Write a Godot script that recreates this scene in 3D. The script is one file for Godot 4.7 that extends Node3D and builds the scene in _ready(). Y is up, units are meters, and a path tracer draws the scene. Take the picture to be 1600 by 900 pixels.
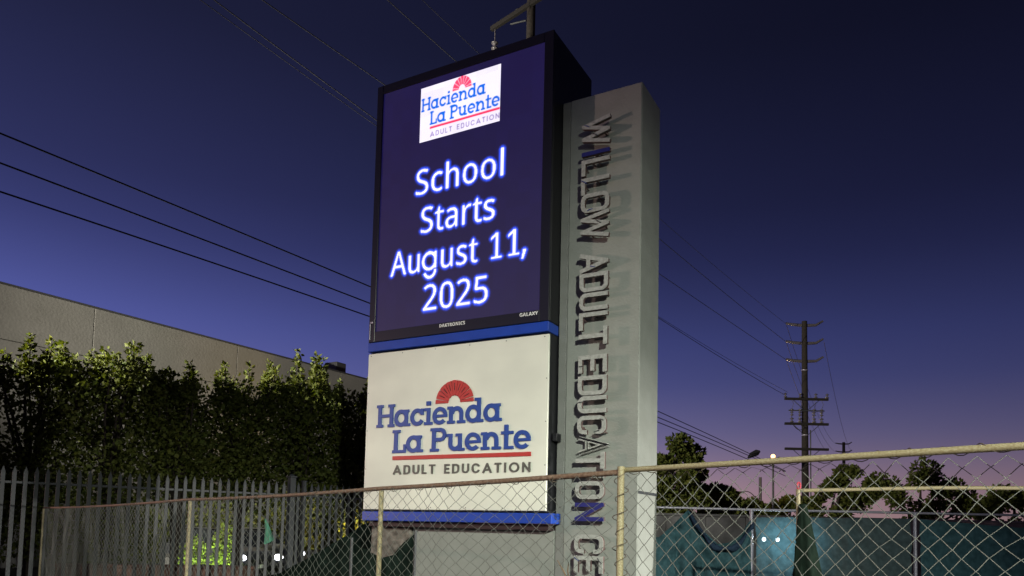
extends Node3D
# Dusk street corner: a tall school monument sign behind a chain-link fence.

var M := {}
var used := {}
var rng := RandomNumberGenerator.new()

# ------------------------------------------------------------------ nodes
func numbered(called: String) -> String:
	var k: int = used.get(called, 0)
	used[called] = k + 1
	return called if k == 0 else "%s_%03d" % [called, k]

func tag(o: Node, label: String, category := "", group := "", kind := "") -> Node:
	if label: o.set_meta("label", label)
	if category: o.set_meta("category", category)
	if group: o.set_meta("group", group)
	if kind: o.set_meta("kind", kind)
	return o

func thing(called: String, label: String, category: String, at := Vector3.ZERO, turn := 0.0, group := "") -> Node3D:
	var o := Node3D.new()
	o.name = numbered(called)
	add_child(o)
	o.position = at
	o.rotation.y = turn
	tag(o, label, category, group)
	return o

func inst(called: String, mesh: Mesh, m: Material, parent: Node) -> MeshInstance3D:
	var o := MeshInstance3D.new()
	o.mesh = mesh
	o.material_override = m
	o.name = numbered(called) if parent == self else called
	parent.add_child(o, true)
	return o

func obj(called: String, st: SurfaceTool, m: Material, parent: Node) -> MeshInstance3D:
	return inst(called, st.commit(), m, parent)

func struct(called: String, st: SurfaceTool, m: Material) -> MeshInstance3D:
	var o := obj(called, st, m, self)
	o.set_meta("kind", "structure")
	return o

# ------------------------------------------------------------------ shapes
func new_st() -> SurfaceTool:
	var st := SurfaceTool.new()
	st.begin(Mesh.PRIMITIVE_TRIANGLES)
	return st

func tri(st: SurfaceTool, a: Vector3, b: Vector3, c: Vector3, n: Vector3) -> void:
	if (b - a).cross(c - a).dot(n) > 0.0:
		var s := b
		b = c
		c = s
	for p in [a, b, c]:
		st.set_normal(n)
		st.add_vertex(p)

func quad(st: SurfaceTool, a: Vector3, b: Vector3, c: Vector3, d: Vector3, n: Vector3) -> void:
	tri(st, a, b, c, n)
	tri(st, a, c, d, n)

# chamfered box between two corners, optionally placed by a transform
func bx(st: SurfaceTool, lo: Vector3, hi: Vector3, b := 0.004, xf := Transform3D.IDENTITY) -> void:
	var c := (lo + hi) / 2.0
	var h := (hi - lo) / 2.0
	b = minf(b, minf(h.x, minf(h.y, h.z)) * 0.9)
	var vert := func(s: Vector3, axis: int) -> Vector3:
		var p := Vector3.ZERO
		for k in 3:
			p[k] = s[k] * (h[k] - (0.0 if k == axis else b))
		return xf * (c + p)
	for axis in 3:
		var i := (axis + 1) % 3
		var j := (axis + 2) % 3
		for sg in [-1.0, 1.0]:
			var q := []
			for e in [[-1.0, -1.0], [1.0, -1.0], [1.0, 1.0], [-1.0, 1.0]]:
				var s := Vector3.ZERO
				s[axis] = sg
				s[i] = e[0]
				s[j] = e[1]
				q.append(vert.call(s, axis))
			var n := Vector3.ZERO
			n[axis] = sg
			quad(st, q[0], q[1], q[2], q[3], (xf.basis * n).normalized())
	for axis in 3:
		var i := (axis + 1) % 3
		var j := (axis + 2) % 3
		for si in [-1.0, 1.0]:
			for sj in [-1.0, 1.0]:
				var s0 := Vector3.ZERO
				s0[i] = si
				s0[j] = sj
				var s1 := s0
				s0[axis] = -1.0
				s1[axis] = 1.0
				var n := Vector3.ZERO
				n[i] = si
				n[j] = sj
				quad(st, vert.call(s0, i), vert.call(s1, i), vert.call(s1, j), vert.call(s0, j), (xf.basis * n).normalized())
	for sx in [-1.0, 1.0]:
		for sy in [-1.0, 1.0]:
			for sz in [-1.0, 1.0]:
				var s := Vector3(sx, sy, sz)
				tri(st, vert.call(s, 0), vert.call(s, 1), vert.call(s, 2), (xf.basis * s).normalized())

func box(called: String, lo: Vector3, hi: Vector3, m: Material, parent: Node, b := 0.004) -> MeshInstance3D:
	var st := new_st()
	bx(st, lo, hi, b)
	return obj(called, st, m, parent)

# round bar through points; r one radius or one per point
func tube(st: SurfaceTool, pts: Array, r, sides := 8, caps := true) -> void:
	var rings := []
	var up := Vector3.UP
	var t0: Vector3 = (pts[1] - pts[0]).normalized()
	if absf(t0.dot(up)) > 0.9: up = Vector3.RIGHT
	var side := t0.cross(up).normalized()
	for k in pts.size():
		var t: Vector3
		if k == 0: t = pts[1] - pts[0]
		elif k == pts.size() - 1: t = pts[k] - pts[k - 1]
		else: t = (pts[k + 1] - pts[k]).normalized() + (pts[k] - pts[k - 1]).normalized()
		t = t.normalized()
		side = (side - t * side.dot(t)).normalized()
		var other := t.cross(side)
		var rr: float = r[k] if r is Array else r
		var ring := []
		for a in sides:
			var n: Vector3 = side * cos(TAU * a / sides) + other * sin(TAU * a / sides)
			ring.append([pts[k] + n * rr, n])
		rings.append(ring)
	for k in pts.size() - 1:
		for a in sides:
			var p: Array = rings[k][a]
			var q: Array = rings[k][(a + 1) % sides]
			var u: Array = rings[k + 1][a]
			var v: Array = rings[k + 1][(a + 1) % sides]
			smooth(st, p, q, v)
			smooth(st, p, v, u)
	if caps:
		for e in [0, pts.size() - 1]:
			var n: Vector3 = (pts[0] - pts[1]).normalized() if e == 0 else (pts[e] - pts[e - 1]).normalized()
			for a in range(1, sides - 1):
				tri(st, rings[e][0][0], rings[e][a][0], rings[e][a + 1][0], n)

func smooth(st: SurfaceTool, a: Array, b: Array, c: Array) -> void:
	var n: Vector3 = a[1] + b[1] + c[1]
	var o := [a, b, c]
	if (b[0] - a[0]).cross(c[0] - a[0]).dot(n) > 0.0: o = [a, c, b]
	for p in o:
		st.set_normal(p[1])
		st.add_vertex(p[0])

# turned shape about the y axis: rows of (radius, height)
func lathe(st: SurfaceTool, rows: Array, sides := 16, xf := Transform3D.IDENTITY) -> void:
	var norm := []
	for k in rows.size():
		var a: Vector2 = rows[maxi(k - 1, 0)]
		var b: Vector2 = rows[mini(k + 1, rows.size() - 1)]
		norm.append(Vector2(b.y - a.y, a.x - b.x).normalized())
	for k in rows.size() - 1:
		for s in sides:
			var q := []
			for e in [[k, s], [k, s + 1], [k + 1, s + 1], [k + 1, s]]:
				var an: float = TAU * e[1] / sides
				var rw: Vector2 = rows[e[0]]
				var nn: Vector2 = norm[e[0]]
				q.append([xf * Vector3(cos(an) * rw.x, rw.y, sin(an) * rw.x), (xf.basis * Vector3(cos(an) * nn.x, nn.y, sin(an) * nn.x)).normalized()])
			smooth(st, q[0], q[1], q[2])
			smooth(st, q[0], q[2], q[3])

# a sheet from a grid of points with averaged normals
func sheet(st: SurfaceTool, g: Array) -> void:
	var rows := g.size()
	var cols: int = g[0].size()
	var nr := []
	for i in rows:
		var line := []
		for j in cols:
			var du: Vector3 = g[i][mini(j + 1, cols - 1)] - g[i][maxi(j - 1, 0)]
			var dv: Vector3 = g[mini(i + 1, rows - 1)][j] - g[maxi(i - 1, 0)][j]
			line.append(du.cross(dv).normalized())
		nr.append(line)
	for i in rows - 1:
		for j in cols - 1:
			smooth(st, [g[i][j], nr[i][j]], [g[i][j + 1], nr[i][j + 1]], [g[i + 1][j + 1], nr[i + 1][j + 1]])
			smooth(st, [g[i][j], nr[i][j]], [g[i + 1][j + 1], nr[i + 1][j + 1]], [g[i + 1][j], nr[i + 1][j]])

# ------------------------------------------------------------------ materials
func col(r: float, g: float, b: float) -> Color:
	return Color(r, g, b).linear_to_srgb()

func noise_tex(sd: int, freq: float, lo: Color, hi: Color, octaves := 4, size := 512, kind := FastNoiseLite.TYPE_SIMPLEX_SMOOTH) -> NoiseTexture2D:
	var n := FastNoiseLite.new()
	n.seed = sd
	n.frequency = freq
	n.noise_type = kind
	n.fractal_octaves = octaves
	var t := NoiseTexture2D.new()
	t.noise = n
	t.width = size
	t.height = size
	t.seamless = true
	var g := Gradient.new()
	g.set_color(0, lo)
	g.set_color(1, hi)
	t.color_ramp = g
	return t

func mat(called: String, c: Color, rough := 0.7, metal := 0.0) -> StandardMaterial3D:
	var m := StandardMaterial3D.new()
	m.resource_name = called
	m.albedo_color = c
	m.roughness = rough
	m.metallic = metal
	M[called] = m
	return m

# triplanar grain in colour plus relief
func grain(m: StandardMaterial3D, tex: Texture2D, scale: float, relief: Texture2D = null, depth := 0.0) -> void:
	m.albedo_texture = tex
	m.uv1_triplanar = true
	m.uv1_world_triplanar = true
	m.uv1_scale = Vector3.ONE * scale
	if relief:
		m.heightmap_enabled = true
		m.heightmap_texture = relief
		m.heightmap_scale = depth

func glow(called: String, c: Color, e: float) -> StandardMaterial3D:
	var m := mat(called, Color(0.9, 0.9, 0.9), 0.4)
	m.emission_enabled = true
	m.emission = c
	m.emission_energy_multiplier = e
	return m

func materials() -> void:
	var W := Color.WHITE
	var soft := noise_tex(3, 0.012, Color(0.885, 0.885, 0.88), W, 6)
	var blotch := noise_tex(8, 0.006, Color(0.62, 0.62, 0.62), W, 5)
	var fine := noise_tex(5, 0.06, Color(0.55, 0.55, 0.55), W, 4)
	var grit := noise_tex(6, 0.12, Color(0.2, 0.2, 0.2), W, 3)
	var rusty := noise_tex(9, 0.03, Color(0.50, 0.36, 0.28), Color(1, 0.97, 0.92), 5)
	var streak := noise_tex(12, 0.02, Color(0.45, 0.42, 0.4), W, 5)
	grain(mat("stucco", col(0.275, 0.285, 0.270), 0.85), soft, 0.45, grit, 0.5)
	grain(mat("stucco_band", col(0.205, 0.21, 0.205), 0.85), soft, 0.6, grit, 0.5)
	grain(mat("bare_block", col(0.34, 0.305, 0.275), 0.9), noise_tex(21, 0.02, Color(0.36, 0.34, 0.33), W, 5), 0.9, grit, 0.8)
	grain(mat("panel", col(0.80, 0.80, 0.715), 0.5), noise_tex(31, 0.006, Color(0.90, 0.90, 0.905), W, 5), 0.35)
	mat("panel_edge", col(0.42, 0.41, 0.38), 0.5)
	grain(mat("black_metal", col(0.012, 0.012, 0.018), 0.45), fine, 1.0)
	mat("bezel", col(0.010, 0.010, 0.016), 0.35)
	grain(mat("blue_band", col(0.010, 0.055, 0.40), 0.38), soft, 0.8)
	mat("maroon", col(0.022, 0.009, 0.011), 0.6)
	grain(mat("logo_blue", col(0.020, 0.070, 0.34), 0.4), soft, 1.5)
	grain(mat("logo_red", col(0.52, 0.045, 0.04), 0.45), soft, 1.5)
	grain(mat("logo_grey", col(0.12, 0.115, 0.105), 0.5), soft, 2.0)
	grain(mat("letter_face", col(0.46, 0.47, 0.455), 0.5), noise_tex(41, 0.03, Color(0.7, 0.7, 0.69), W, 4), 1.6)
	grain(mat("letter_blue", col(0.016, 0.020, 0.16), 0.45), soft, 1.5)
	mat("letter_return", col(0.105, 0.062, 0.060), 0.6)
	mat("letter_wire", col(0.02, 0.02, 0.03), 0.6)
	mat("letter_wire_blue", col(0.02, 0.04, 0.25), 0.5)
	mat("print_white", col(0.75, 0.75, 0.75), 0.5)
	mat("screw", col(0.12, 0.12, 0.12), 0.4, 0.6)
	grain(mat("rust_pipe", col(0.31, 0.25, 0.21), 0.75), rusty, 3.0, grit, 0.15)
	grain(mat("pale_pipe", col(0.40, 0.375, 0.255), 0.6), noise_tex(14, 0.05, Color(0.66, 0.57, 0.46), W, 5), 4.0, grit, 0.1)
	grain(mat("wire", col(0.20, 0.20, 0.185), 0.55, 0.25), fine, 6.0)
	mat("tie_wire", col(0.12, 0.09, 0.065), 0.7, 0.3)
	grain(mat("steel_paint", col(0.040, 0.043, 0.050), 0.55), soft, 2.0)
	grain(mat("galvanised", col(0.34, 0.32, 0.40), 0.45, 0.35), soft, 2.0)
	grain(mat("wood_pole", col(0.038, 0.030, 0.026), 0.9), streak, 1.2)
	grain(mat("wood_arm", col(0.022, 0.018, 0.016), 0.9), streak, 2.0)
	mat("porcelain", col(0.10, 0.09, 0.10), 0.25)
	mat("cable", col(0.012, 0.012, 0.014), 0.6)
	mat("aluminium_line", col(0.035, 0.035, 0.042), 0.7, 0.0)
	grain(mat("asphalt", col(0.045, 0.045, 0.048), 0.9), fine, 0.8, grit, 0.8)
	grain(mat("concrete", col(0.30, 0.29, 0.27), 0.9), blotch, 0.5, grit, 0.6)
	grain(mat("wall_tilt", col(0.155, 0.150, 0.148), 0.9), soft, 0.15, grit, 1.0)
	mat("roof_metal", col(0.03, 0.03, 0.035), 0.7)
	grain(mat("wall_grey", col(0.20, 0.195, 0.205), 0.9), blotch, 0.4, grit, 0.8)
	grain(mat("brown_wall", col(0.17, 0.085, 0.065), 0.9), blotch, 0.8, grit, 0.8)
	grain(mat("bark", col(0.05, 0.038, 0.03), 0.95), streak, 1.5, grit, 1.5)
	for a in [["leaf", 0.085, 0.100, 0.026, 0.3]]:
		var m := mat(a[0], col(a[1], a[2], a[3]), 0.6)
		m.vertex_color_use_as_albedo = true
		m.metallic_specular = 0.25
		m.backlight_enabled = true
		m.backlight = col(0.50, 0.52, 0.12)
	var cloth := noise_tex(51, 0.012, Color(0.68, 0.72, 0.72), W, 4)
	grain(mat("teal_cloth", col(0.052, 0.110, 0.135), 0.85), cloth, 1.4, fine, 0.4)
	grain(mat("navy_cloth", col(0.03, 0.05, 0.09), 0.8), cloth, 1.4, fine, 0.4)
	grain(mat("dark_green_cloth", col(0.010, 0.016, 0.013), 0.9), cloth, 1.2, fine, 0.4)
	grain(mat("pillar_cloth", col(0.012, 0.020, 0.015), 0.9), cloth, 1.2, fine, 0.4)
	grain(mat("green_scrap", col(0.07, 0.22, 0.15), 0.8), cloth, 3.0)
	for c in ["teal_cloth", "navy_cloth", "dark_green_cloth", "pillar_cloth"]: M[c].metallic_specular = 0.12
	var sheer := mat("sheer_cloth", col(0.11, 0.160, 0.175), 0.9)
	grain(sheer, cloth, 1.4)
	sheer.backlight_enabled = true
	sheer.backlight = col(0.55, 0.84, 0.90)
	sheer.transparency = BaseMaterial3D.TRANSPARENCY_ALPHA
	sheer.albedo_color.a = 0.86
	var paint := mat("car_paint_dark", col(0.02, 0.022, 0.028), 0.3)
	paint.clearcoat_enabled = true
	paint.clearcoat = 1.0
	paint.clearcoat_roughness = 0.1
	var paint2 := mat("car_paint_grey", col(0.09, 0.09, 0.10), 0.3)
	paint2.clearcoat_enabled = true
	paint2.clearcoat = 1.0
	mat("car_glass", col(0.01, 0.012, 0.014), 0.08)
	mat("rubber", col(0.015, 0.015, 0.015), 0.85)
	mat("rim", col(0.35, 0.35, 0.36), 0.35, 0.8)
	mat("plastic", col(0.02, 0.02, 0.02), 0.6)
	mat("red_ribbon", col(0.45, 0.03, 0.06), 0.6)
	mat("twig", col(0.16, 0.10, 0.06), 0.9)
	glow("headlight_glow", Color(0.95, 0.97, 1.0), 9.0)
	glow("lamp_glow", Color(1.0, 0.88, 0.66), 14.0)
	glow("floodlight_glow", Color(1.0, 0.74, 0.45), 4.0)
	glow("work_lamp_glow", Color(0.86, 0.95, 1.0), 30.0)
	mat("lamp_metal", col(0.10, 0.10, 0.10), 0.5, 0.5)

# ------------------------------------------------------------------ glyphs
# a glyph is a list of [add, polygon] steps in order; plus its width
func P4(x0: float, y0: float, x1: float, y1: float) -> PackedVector2Array:
	return PackedVector2Array([Vector2(x0, y0), Vector2(x1, y0), Vector2(x1, y1), Vector2(x0, y1)])

func disc(cx: float, cy: float, rx: float, ry := -1.0, n := 36) -> PackedVector2Array:
	var p := PackedVector2Array()
	for k in n:
		p.append(Vector2(cx + rx * cos(TAU * k / n), cy + (ry if ry > 0 else rx) * sin(TAU * k / n)))
	return p

func arc(cx: float, cy: float, rx: float, ry: float, a0: float, a1: float, n := 14) -> Array:
	var p := []
	for k in n + 1:
		var a := deg_to_rad(lerpf(a0, a1, float(k) / n))
		p.append(Vector2(cx + rx * cos(a), cy + ry * sin(a)))
	return p

func ring(cx: float, cy: float, r0: float, r1: float, a0: float, a1: float) -> PackedVector2Array:
	var p := arc(cx, cy, r1, r1, a0, a1, 18)
	var q := arc(cx, cy, r0, r0, a1, a0, 18)
	return PackedVector2Array(p + q)

func slab(ch: String) -> Array:
	var K := 0.17
	var C := 1.38
	match ch:
		"H": return [1.4, [[1, P4(.12, 0, .37, C)], [1, P4(1.03, 0, 1.28, C)], [1, P4(.3, .6, 1.1, .79)], [1, P4(0, 0, .5, K)], [1, P4(.9, 0, 1.4, K)], [1, P4(0, C - K, .5, C)], [1, P4(.9, C - K, 1.4, C)]]]
		"a": return [1.24, [[1, disc(.52, .5, .52)], [0, disc(.52, .5, .28)], [1, P4(.79, 0, 1.03, 1)], [1, P4(.79, 0, 1.22, K)], [1, P4(.66, 1 - K, 1.12, 1)]]]
		"c": return [1.02, [[1, disc(.52, .5, .52)], [0, disc(.52, .5, .28)], [0, PackedVector2Array([Vector2(.52, .5), Vector2(1.3, 1.0), Vector2(1.3, .05)])], [1, P4(.78, .62, .97, 1.0)]]]
		"i": return [.64, [[1, P4(.2, 0, .44, 1)], [1, P4(.02, 0, .62, K)], [1, P4(.02, 1 - K, .44, 1)], [1, P4(.16, 1.15, .46, 1.4)]]]
		"e": return [1.06, [[1, disc(.52, .5, .52)], [0, disc(.52, .5, .29)], [1, P4(.2, .41, .96, .57)], [0, PackedVector2Array([Vector2(.62, .41), Vector2(1.2, .41), Vector2(1.2, .2), Vector2(.86, .17)])]]]
		"n": return [1.3, [[1, P4(.14, 0, .38, 1)], [1, P4(0, 1 - K, .38, 1)], [1, P4(0, 0, .54, K)], [1, ring(.67, .55, .21, .45, 0, 180)], [1, P4(.88, 0, 1.12, .56)], [1, P4(.72, 0, 1.28, K)]]]
		"d": return [1.24, [[1, disc(.52, .5, .52)], [0, disc(.52, .5, .28)], [1, P4(.79, 0, 1.03, 1.4)], [1, P4(.62, 1.4 - K, 1.03, 1.4)], [1, P4(.79, 0, 1.22, K)]]]
		"L": return [1.02, [[1, P4(.12, 0, .37, C)], [1, P4(0, C - K, .55, C)], [1, P4(0, 0, 1.0, K)], [1, P4(.83, 0, 1.0, .5)]]]
		"P": return [1.14, [[1, P4(.12, 0, .37, C)], [1, P4(0, 0, .6, K)], [1, P4(0, C - K, .68, C)], [1, P4(.3, 1.16, .7, C)], [1, P4(.3, .58, .7, .8)], [1, ring(.69, .98, .18, .4, -90, 90)]]]
		"u": return [1.26, [[1, P4(.14, .44, .38, 1)], [1, P4(0, 1 - K, .38, 1)], [1, ring(.585, .445, .205, .445, 180, 360)], [1, P4(.79, 0, 1.03, 1)], [1, P4(.62, 1 - K, 1.03, 1)], [1, P4(.79, 0, 1.22, K)]]]
		"t": return [.8, [[1, P4(.2, 0, .44, 1.36)], [1, P4(0, 1 - K, .76, 1)], [1, P4(.2, 0, .78, K)]]]
	return [.5, []]

# even-stroke capitals, one high; w the letter width, h half the stroke
func cap(ch: String, w: float, h: float, rnd: float) -> Array:
	var L := []
	var loop := []
	var t := 1.0 - h
	var r := w - h
	var cr := minf(rnd, (r - h) / 2.0)
	match ch:
		"A": L = [[Vector2(h * .6, 0), Vector2(w / 2, t), Vector2(w - h * .6, 0)], [Vector2(w * .2, .3), Vector2(w * .8, .3)]]
		"W": L = [[Vector2(h * .8, 1), Vector2(w * .27, h), Vector2(w * .5, t), Vector2(w * .73, h), Vector2(w - h * .8, 1)]]
		"I": L = [[Vector2(w / 2, 0), Vector2(w / 2, 1)]]
		"L": L = [[Vector2(h, 1), Vector2(h, h), Vector2(w, h)]]
		"T": L = [[Vector2(0, t), Vector2(w, t)], [Vector2(w / 2, 0), Vector2(w / 2, t)]]
		"E": L = [[Vector2(w, t), Vector2(h, t), Vector2(h, h), Vector2(w, h)], [Vector2(h, .5), Vector2(w * .9, .5)]]
		"N": L = [[Vector2(h, 0), Vector2(h, t), Vector2(r, h), Vector2(r, 1)]]
		"U": L = [[Vector2(h, 1)] + arc(h + cr, h + cr, cr, cr, 180, 270) + arc(r - cr, h + cr, cr, cr, 270, 360) + [Vector2(r, 1)]]
		"C" when cr > 0.25: L = [arc(r - cr, t - cr, cr, cr, 15, 90) + arc(h + cr, t - cr, cr, cr, 90, 180) + arc(h + cr, h + cr, cr, cr, 180, 270) + arc(r - cr, h + cr, cr, cr, 270, 345)]
		"C": L = [[Vector2(r, .66)] + arc(r - cr, t - cr, cr, cr, 0, 90) + arc(h + cr, t - cr, cr, cr, 90, 180) + arc(h + cr, h + cr, cr, cr, 180, 270) + arc(r - cr, h + cr, cr, cr, 270, 360) + [Vector2(r, .34)]]
		"O": loop = arc(r - cr, t - cr, cr, cr, 0, 90) + arc(h + cr, t - cr, cr, cr, 90, 180) + arc(h + cr, h + cr, cr, cr, 180, 270) + arc(r - cr, h + cr, cr, cr, 270, 360)
		"D": loop = [Vector2(h, h)] + arc(r - cr, h + cr, cr, cr, 270, 360) + arc(r - cr, t - cr, cr, cr, 0, 90) + [Vector2(h, t)]
		"R": L = [[Vector2(h, 0), Vector2(h, t)] + arc(r - .23, t - .23, .23, .23, 90, -90) + [Vector2(h, t - .46)], [Vector2(w * .45, t - .46), Vector2(r, 0)]]
	var steps := []
	if loop:
		var pl := PackedVector2Array(loop)
		for q in Geometry2D.offset_polygon(pl, h, Geometry2D.JOIN_MITER): steps.append([1, q])
		for q in Geometry2D.offset_polygon(pl, -h, Geometry2D.JOIN_MITER): steps.append([0, q])
	for s in L:
		for q in Geometry2D.offset_polyline(PackedVector2Array(s), h, Geometry2D.JOIN_MITER, Geometry2D.END_BUTT): steps.append([1, q])
	return steps

func moved(steps: Array, f: Transform2D) -> Array:
	var out := []
	for s in steps:
		out.append([s[0], f * (s[1] as PackedVector2Array)])
	return out

# raised lettering: one letter is one solid cut from its steps; layers = [[z back, depth, material], ...]
func solid(called: String, steps: Array, layers: Array, parent: Node) -> CSGCombiner3D:
	var root := CSGCombiner3D.new()
	root.name = called
	parent.add_child(root, true)
	for l in layers:
		var group := CSGCombiner3D.new()
		group.name = "layer"
		root.add_child(group, true)
		for s in steps:
			var p := CSGPolygon3D.new()
			p.name = "stroke"
			p.polygon = s[1]
			var cut: bool = s[0] == 0
			p.depth = l[1] + (0.02 if cut else 0.0)
			p.position.z = l[0] + l[1] + (0.01 if cut else 0.0)
			p.operation = CSGShape3D.OPERATION_SUBTRACTION if cut else CSGShape3D.OPERATION_UNION
			p.material = l[2]
			group.add_child(p, true)
	return root

# the words of the district logo in metres from the sign's left edge and the ground:
# [kind, character, steps]
func logo_parts() -> Array:
	var out := []
	for row in [["Hacienda", 0.182, 2.018, 2.842], ["La Puente", 0.446, 2.402, 2.511]]:
		var total := 0.0
		for ch in row[0]: total += slab(ch)[0]
		var k: float = (row[2] - row[1]) / total
		var x: float = row[1]
		for ch in row[0]:
			var g := slab(ch)
			if g[1]: out.append(["blue", ch, moved(g[1], Transform2D(Vector2(k, 0), Vector2(0, 0.2085), Vector2(x, row[3])))])
			x += g[0] * k
	var wid := {"A": .92, "D": .74, "U": .74, "L": .52, "T": .66, "E": .56, "C": .82, "I": .2, "O": .98, "N": .78, " ": .42}
	var tot := -0.3
	for ch in "ADULT EDUCATION": tot += wid[ch] + 0.3
	var kk := (2.400 - 0.468) / tot
	var x := 0.468
	for ch in "ADULT EDUCATION":
		if ch != " ":
			out.append(["grey", ch, moved(cap(ch, wid[ch], 0.088, 0.5), Transform2D(Vector2(kk, 0), Vector2(0, 0.114), Vector2(x, 2.243)))])
		x += (wid[ch] + 0.3) * kk
	out.append(["bar", "", [[1, P4(0.453, 2.424, 2.404, 2.472)]]])
	# sunrise fan: nine blades
	var cuts := [0.0, 12.0, 37.0, 60.0, 80.0, 100.0, 120.0, 143.0, 168.0, 180.0]
	for k in 9:
		var a0: float = cuts[k] + (1.2 if k > 0 else 0.0)
		var a1: float = cuts[k + 1] - (1.2 if k < 8 else 0.0)
		out.append(["fan", "", [[1, ring(1.352, 3.097, 0.088, 0.271, a0, a1)]]])
	return out

# ------------------------------------------------------------------ the lit display's picture
const LW := 240
const LH := 320

func fill(mask: PackedFloat32Array, poly: PackedVector2Array, add: bool) -> void:
	# coverage of each lamp of the matrix, four rows and exact spans
	var lo := poly[0].y
	var hi := poly[0].y
	for p in poly:
		lo = minf(lo, p.y)
		hi = maxf(hi, p.y)
	var n := poly.size()
	for sub in range(maxi(0, int(lo * 4.0)), mini(LH * 4 - 1, int(hi * 4.0)) + 1):
		var y := (sub + 0.5) / 4.0
		var xs := []
		for k in n:
			var a := poly[k]
			var b := poly[(k + 1) % n]
			if (a.y <= y) != (b.y <= y):
				xs.append(a.x + (y - a.y) / (b.y - a.y) * (b.x - a.x))
		xs.sort()
		var row := (sub / 4) * LW
		for k in range(0, xs.size() - 1, 2):
			for cx in range(maxi(0, int(xs[k])), mini(LW - 1, int(xs[k + 1])) + 1):
				var c: float = clampf(minf(xs[k + 1], cx + 1.0) - maxf(xs[k], float(cx)), 0.0, 1.0) * 0.25
				mask[row + cx] = clampf(mask[row + cx] + (c if add else -c), 0.0, 1.0)

func blank() -> PackedFloat32Array:
	var m := PackedFloat32Array()
	m.resize(LW * LH)
	return m

func message_mask(x0: float, y1: float, pitch: float) -> PackedFloat32Array:
	var mask := blank()
	var font := SystemFont.new()
	font.font_names = PackedStringArray(["Droid Sans"])
	for row in [["School", 0.672, 1.950, 5.803, 0.322], ["Starts", 0.766, 1.846, 5.297, 0.326], ["August 11,", 0.309, 2.282, 4.806, 0.318], ["2025", 0.842, 1.777, 4.299, 0.326]]:
		var tris := []
		var pen := 0.0
		for ch in row[0]:
			if ch == "1":
				tris += [[Vector2(pen + 18, 0), Vector2(pen + 54, 0), Vector2(pen + 54, 6.5), Vector2(pen + 18, 6.5)], [Vector2(pen + 32, 6), Vector2(pen + 41, 6), Vector2(pen + 41, 71), Vector2(pen + 33.5, 71), Vector2(pen + 32, 68)], [Vector2(pen + 33.5, 71), Vector2(pen + 17, 60), Vector2(pen + 17, 52), Vector2(pen + 33, 62)]]
				pen += 57.2
				continue
			if ch == "g":
				tris += [Array(ring(pen + 27, 27, 19, 28, 20, 340)), [Vector2(pen + 44, 4), Vector2(pen + 53, 4), Vector2(pen + 53, 53.5), Vector2(pen + 44, 53.5)], Array(ring(pen + 29, -1, 15.2, 24, 197, 366))]
				pen += 61
				continue
			var tm := TextMesh.new()
			tm.font = font
			tm.font_size = 100
			tm.pixel_size = 1.0
			tm.depth = 0.0
			tm.curve_step = 1.0
			tm.text = "H" + ch
			tm.horizontal_alignment = HORIZONTAL_ALIGNMENT_LEFT
			tm.vertical_alignment = VERTICAL_ALIGNMENT_TOP
			var arr := tm.get_mesh_arrays()
			var v: PackedVector3Array = arr[Mesh.ARRAY_VERTEX]
			var ix: PackedInt32Array = arr[Mesh.ARRAY_INDEX]
			# the leading H gives the baseline and the left side
			var base := 1e9
			for p in v:
				if p.x < 66: base = minf(base, p.y)
			var adv := font.get_string_size("H" + ch, HORIZONTAL_ALIGNMENT_LEFT, -1, 100).x - font.get_string_size("H", HORIZONTAL_ALIGNMENT_LEFT, -1, 100).x
			var skip := font.get_string_size("H", HORIZONTAL_ALIGNMENT_LEFT, -1, 100).x
			for k in range(0, ix.size(), 3):
				var t := []
				for e in 3:
					var p := v[ix[k + e]]
					t.append(Vector2(p.x - skip + pen, p.y - base))
				if maxf(t[0].x, maxf(t[1].x, t[2].x)) > pen - 3.0 and minf(t[0].x, minf(t[1].x, t[2].x)) > pen - 5.0: tris.append(t)
			pen += adv
		var lo := 1e9
		var hi := -1e9
		for t in tris:
			for p in t:
				lo = minf(lo, p.x)
				hi = maxf(hi, p.x)
		var k: float = (row[2] - row[1]) / (hi - lo)
		for t in tris:
			var poly := PackedVector2Array()
			for p in t:
				poly.append(Vector2((row[1] + (p.x - lo) * k - x0) / pitch, (y1 - row[3] - p.y * row[4] / 72.5) / pitch))
			fill(mask, poly, true)
	return mask

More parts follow.
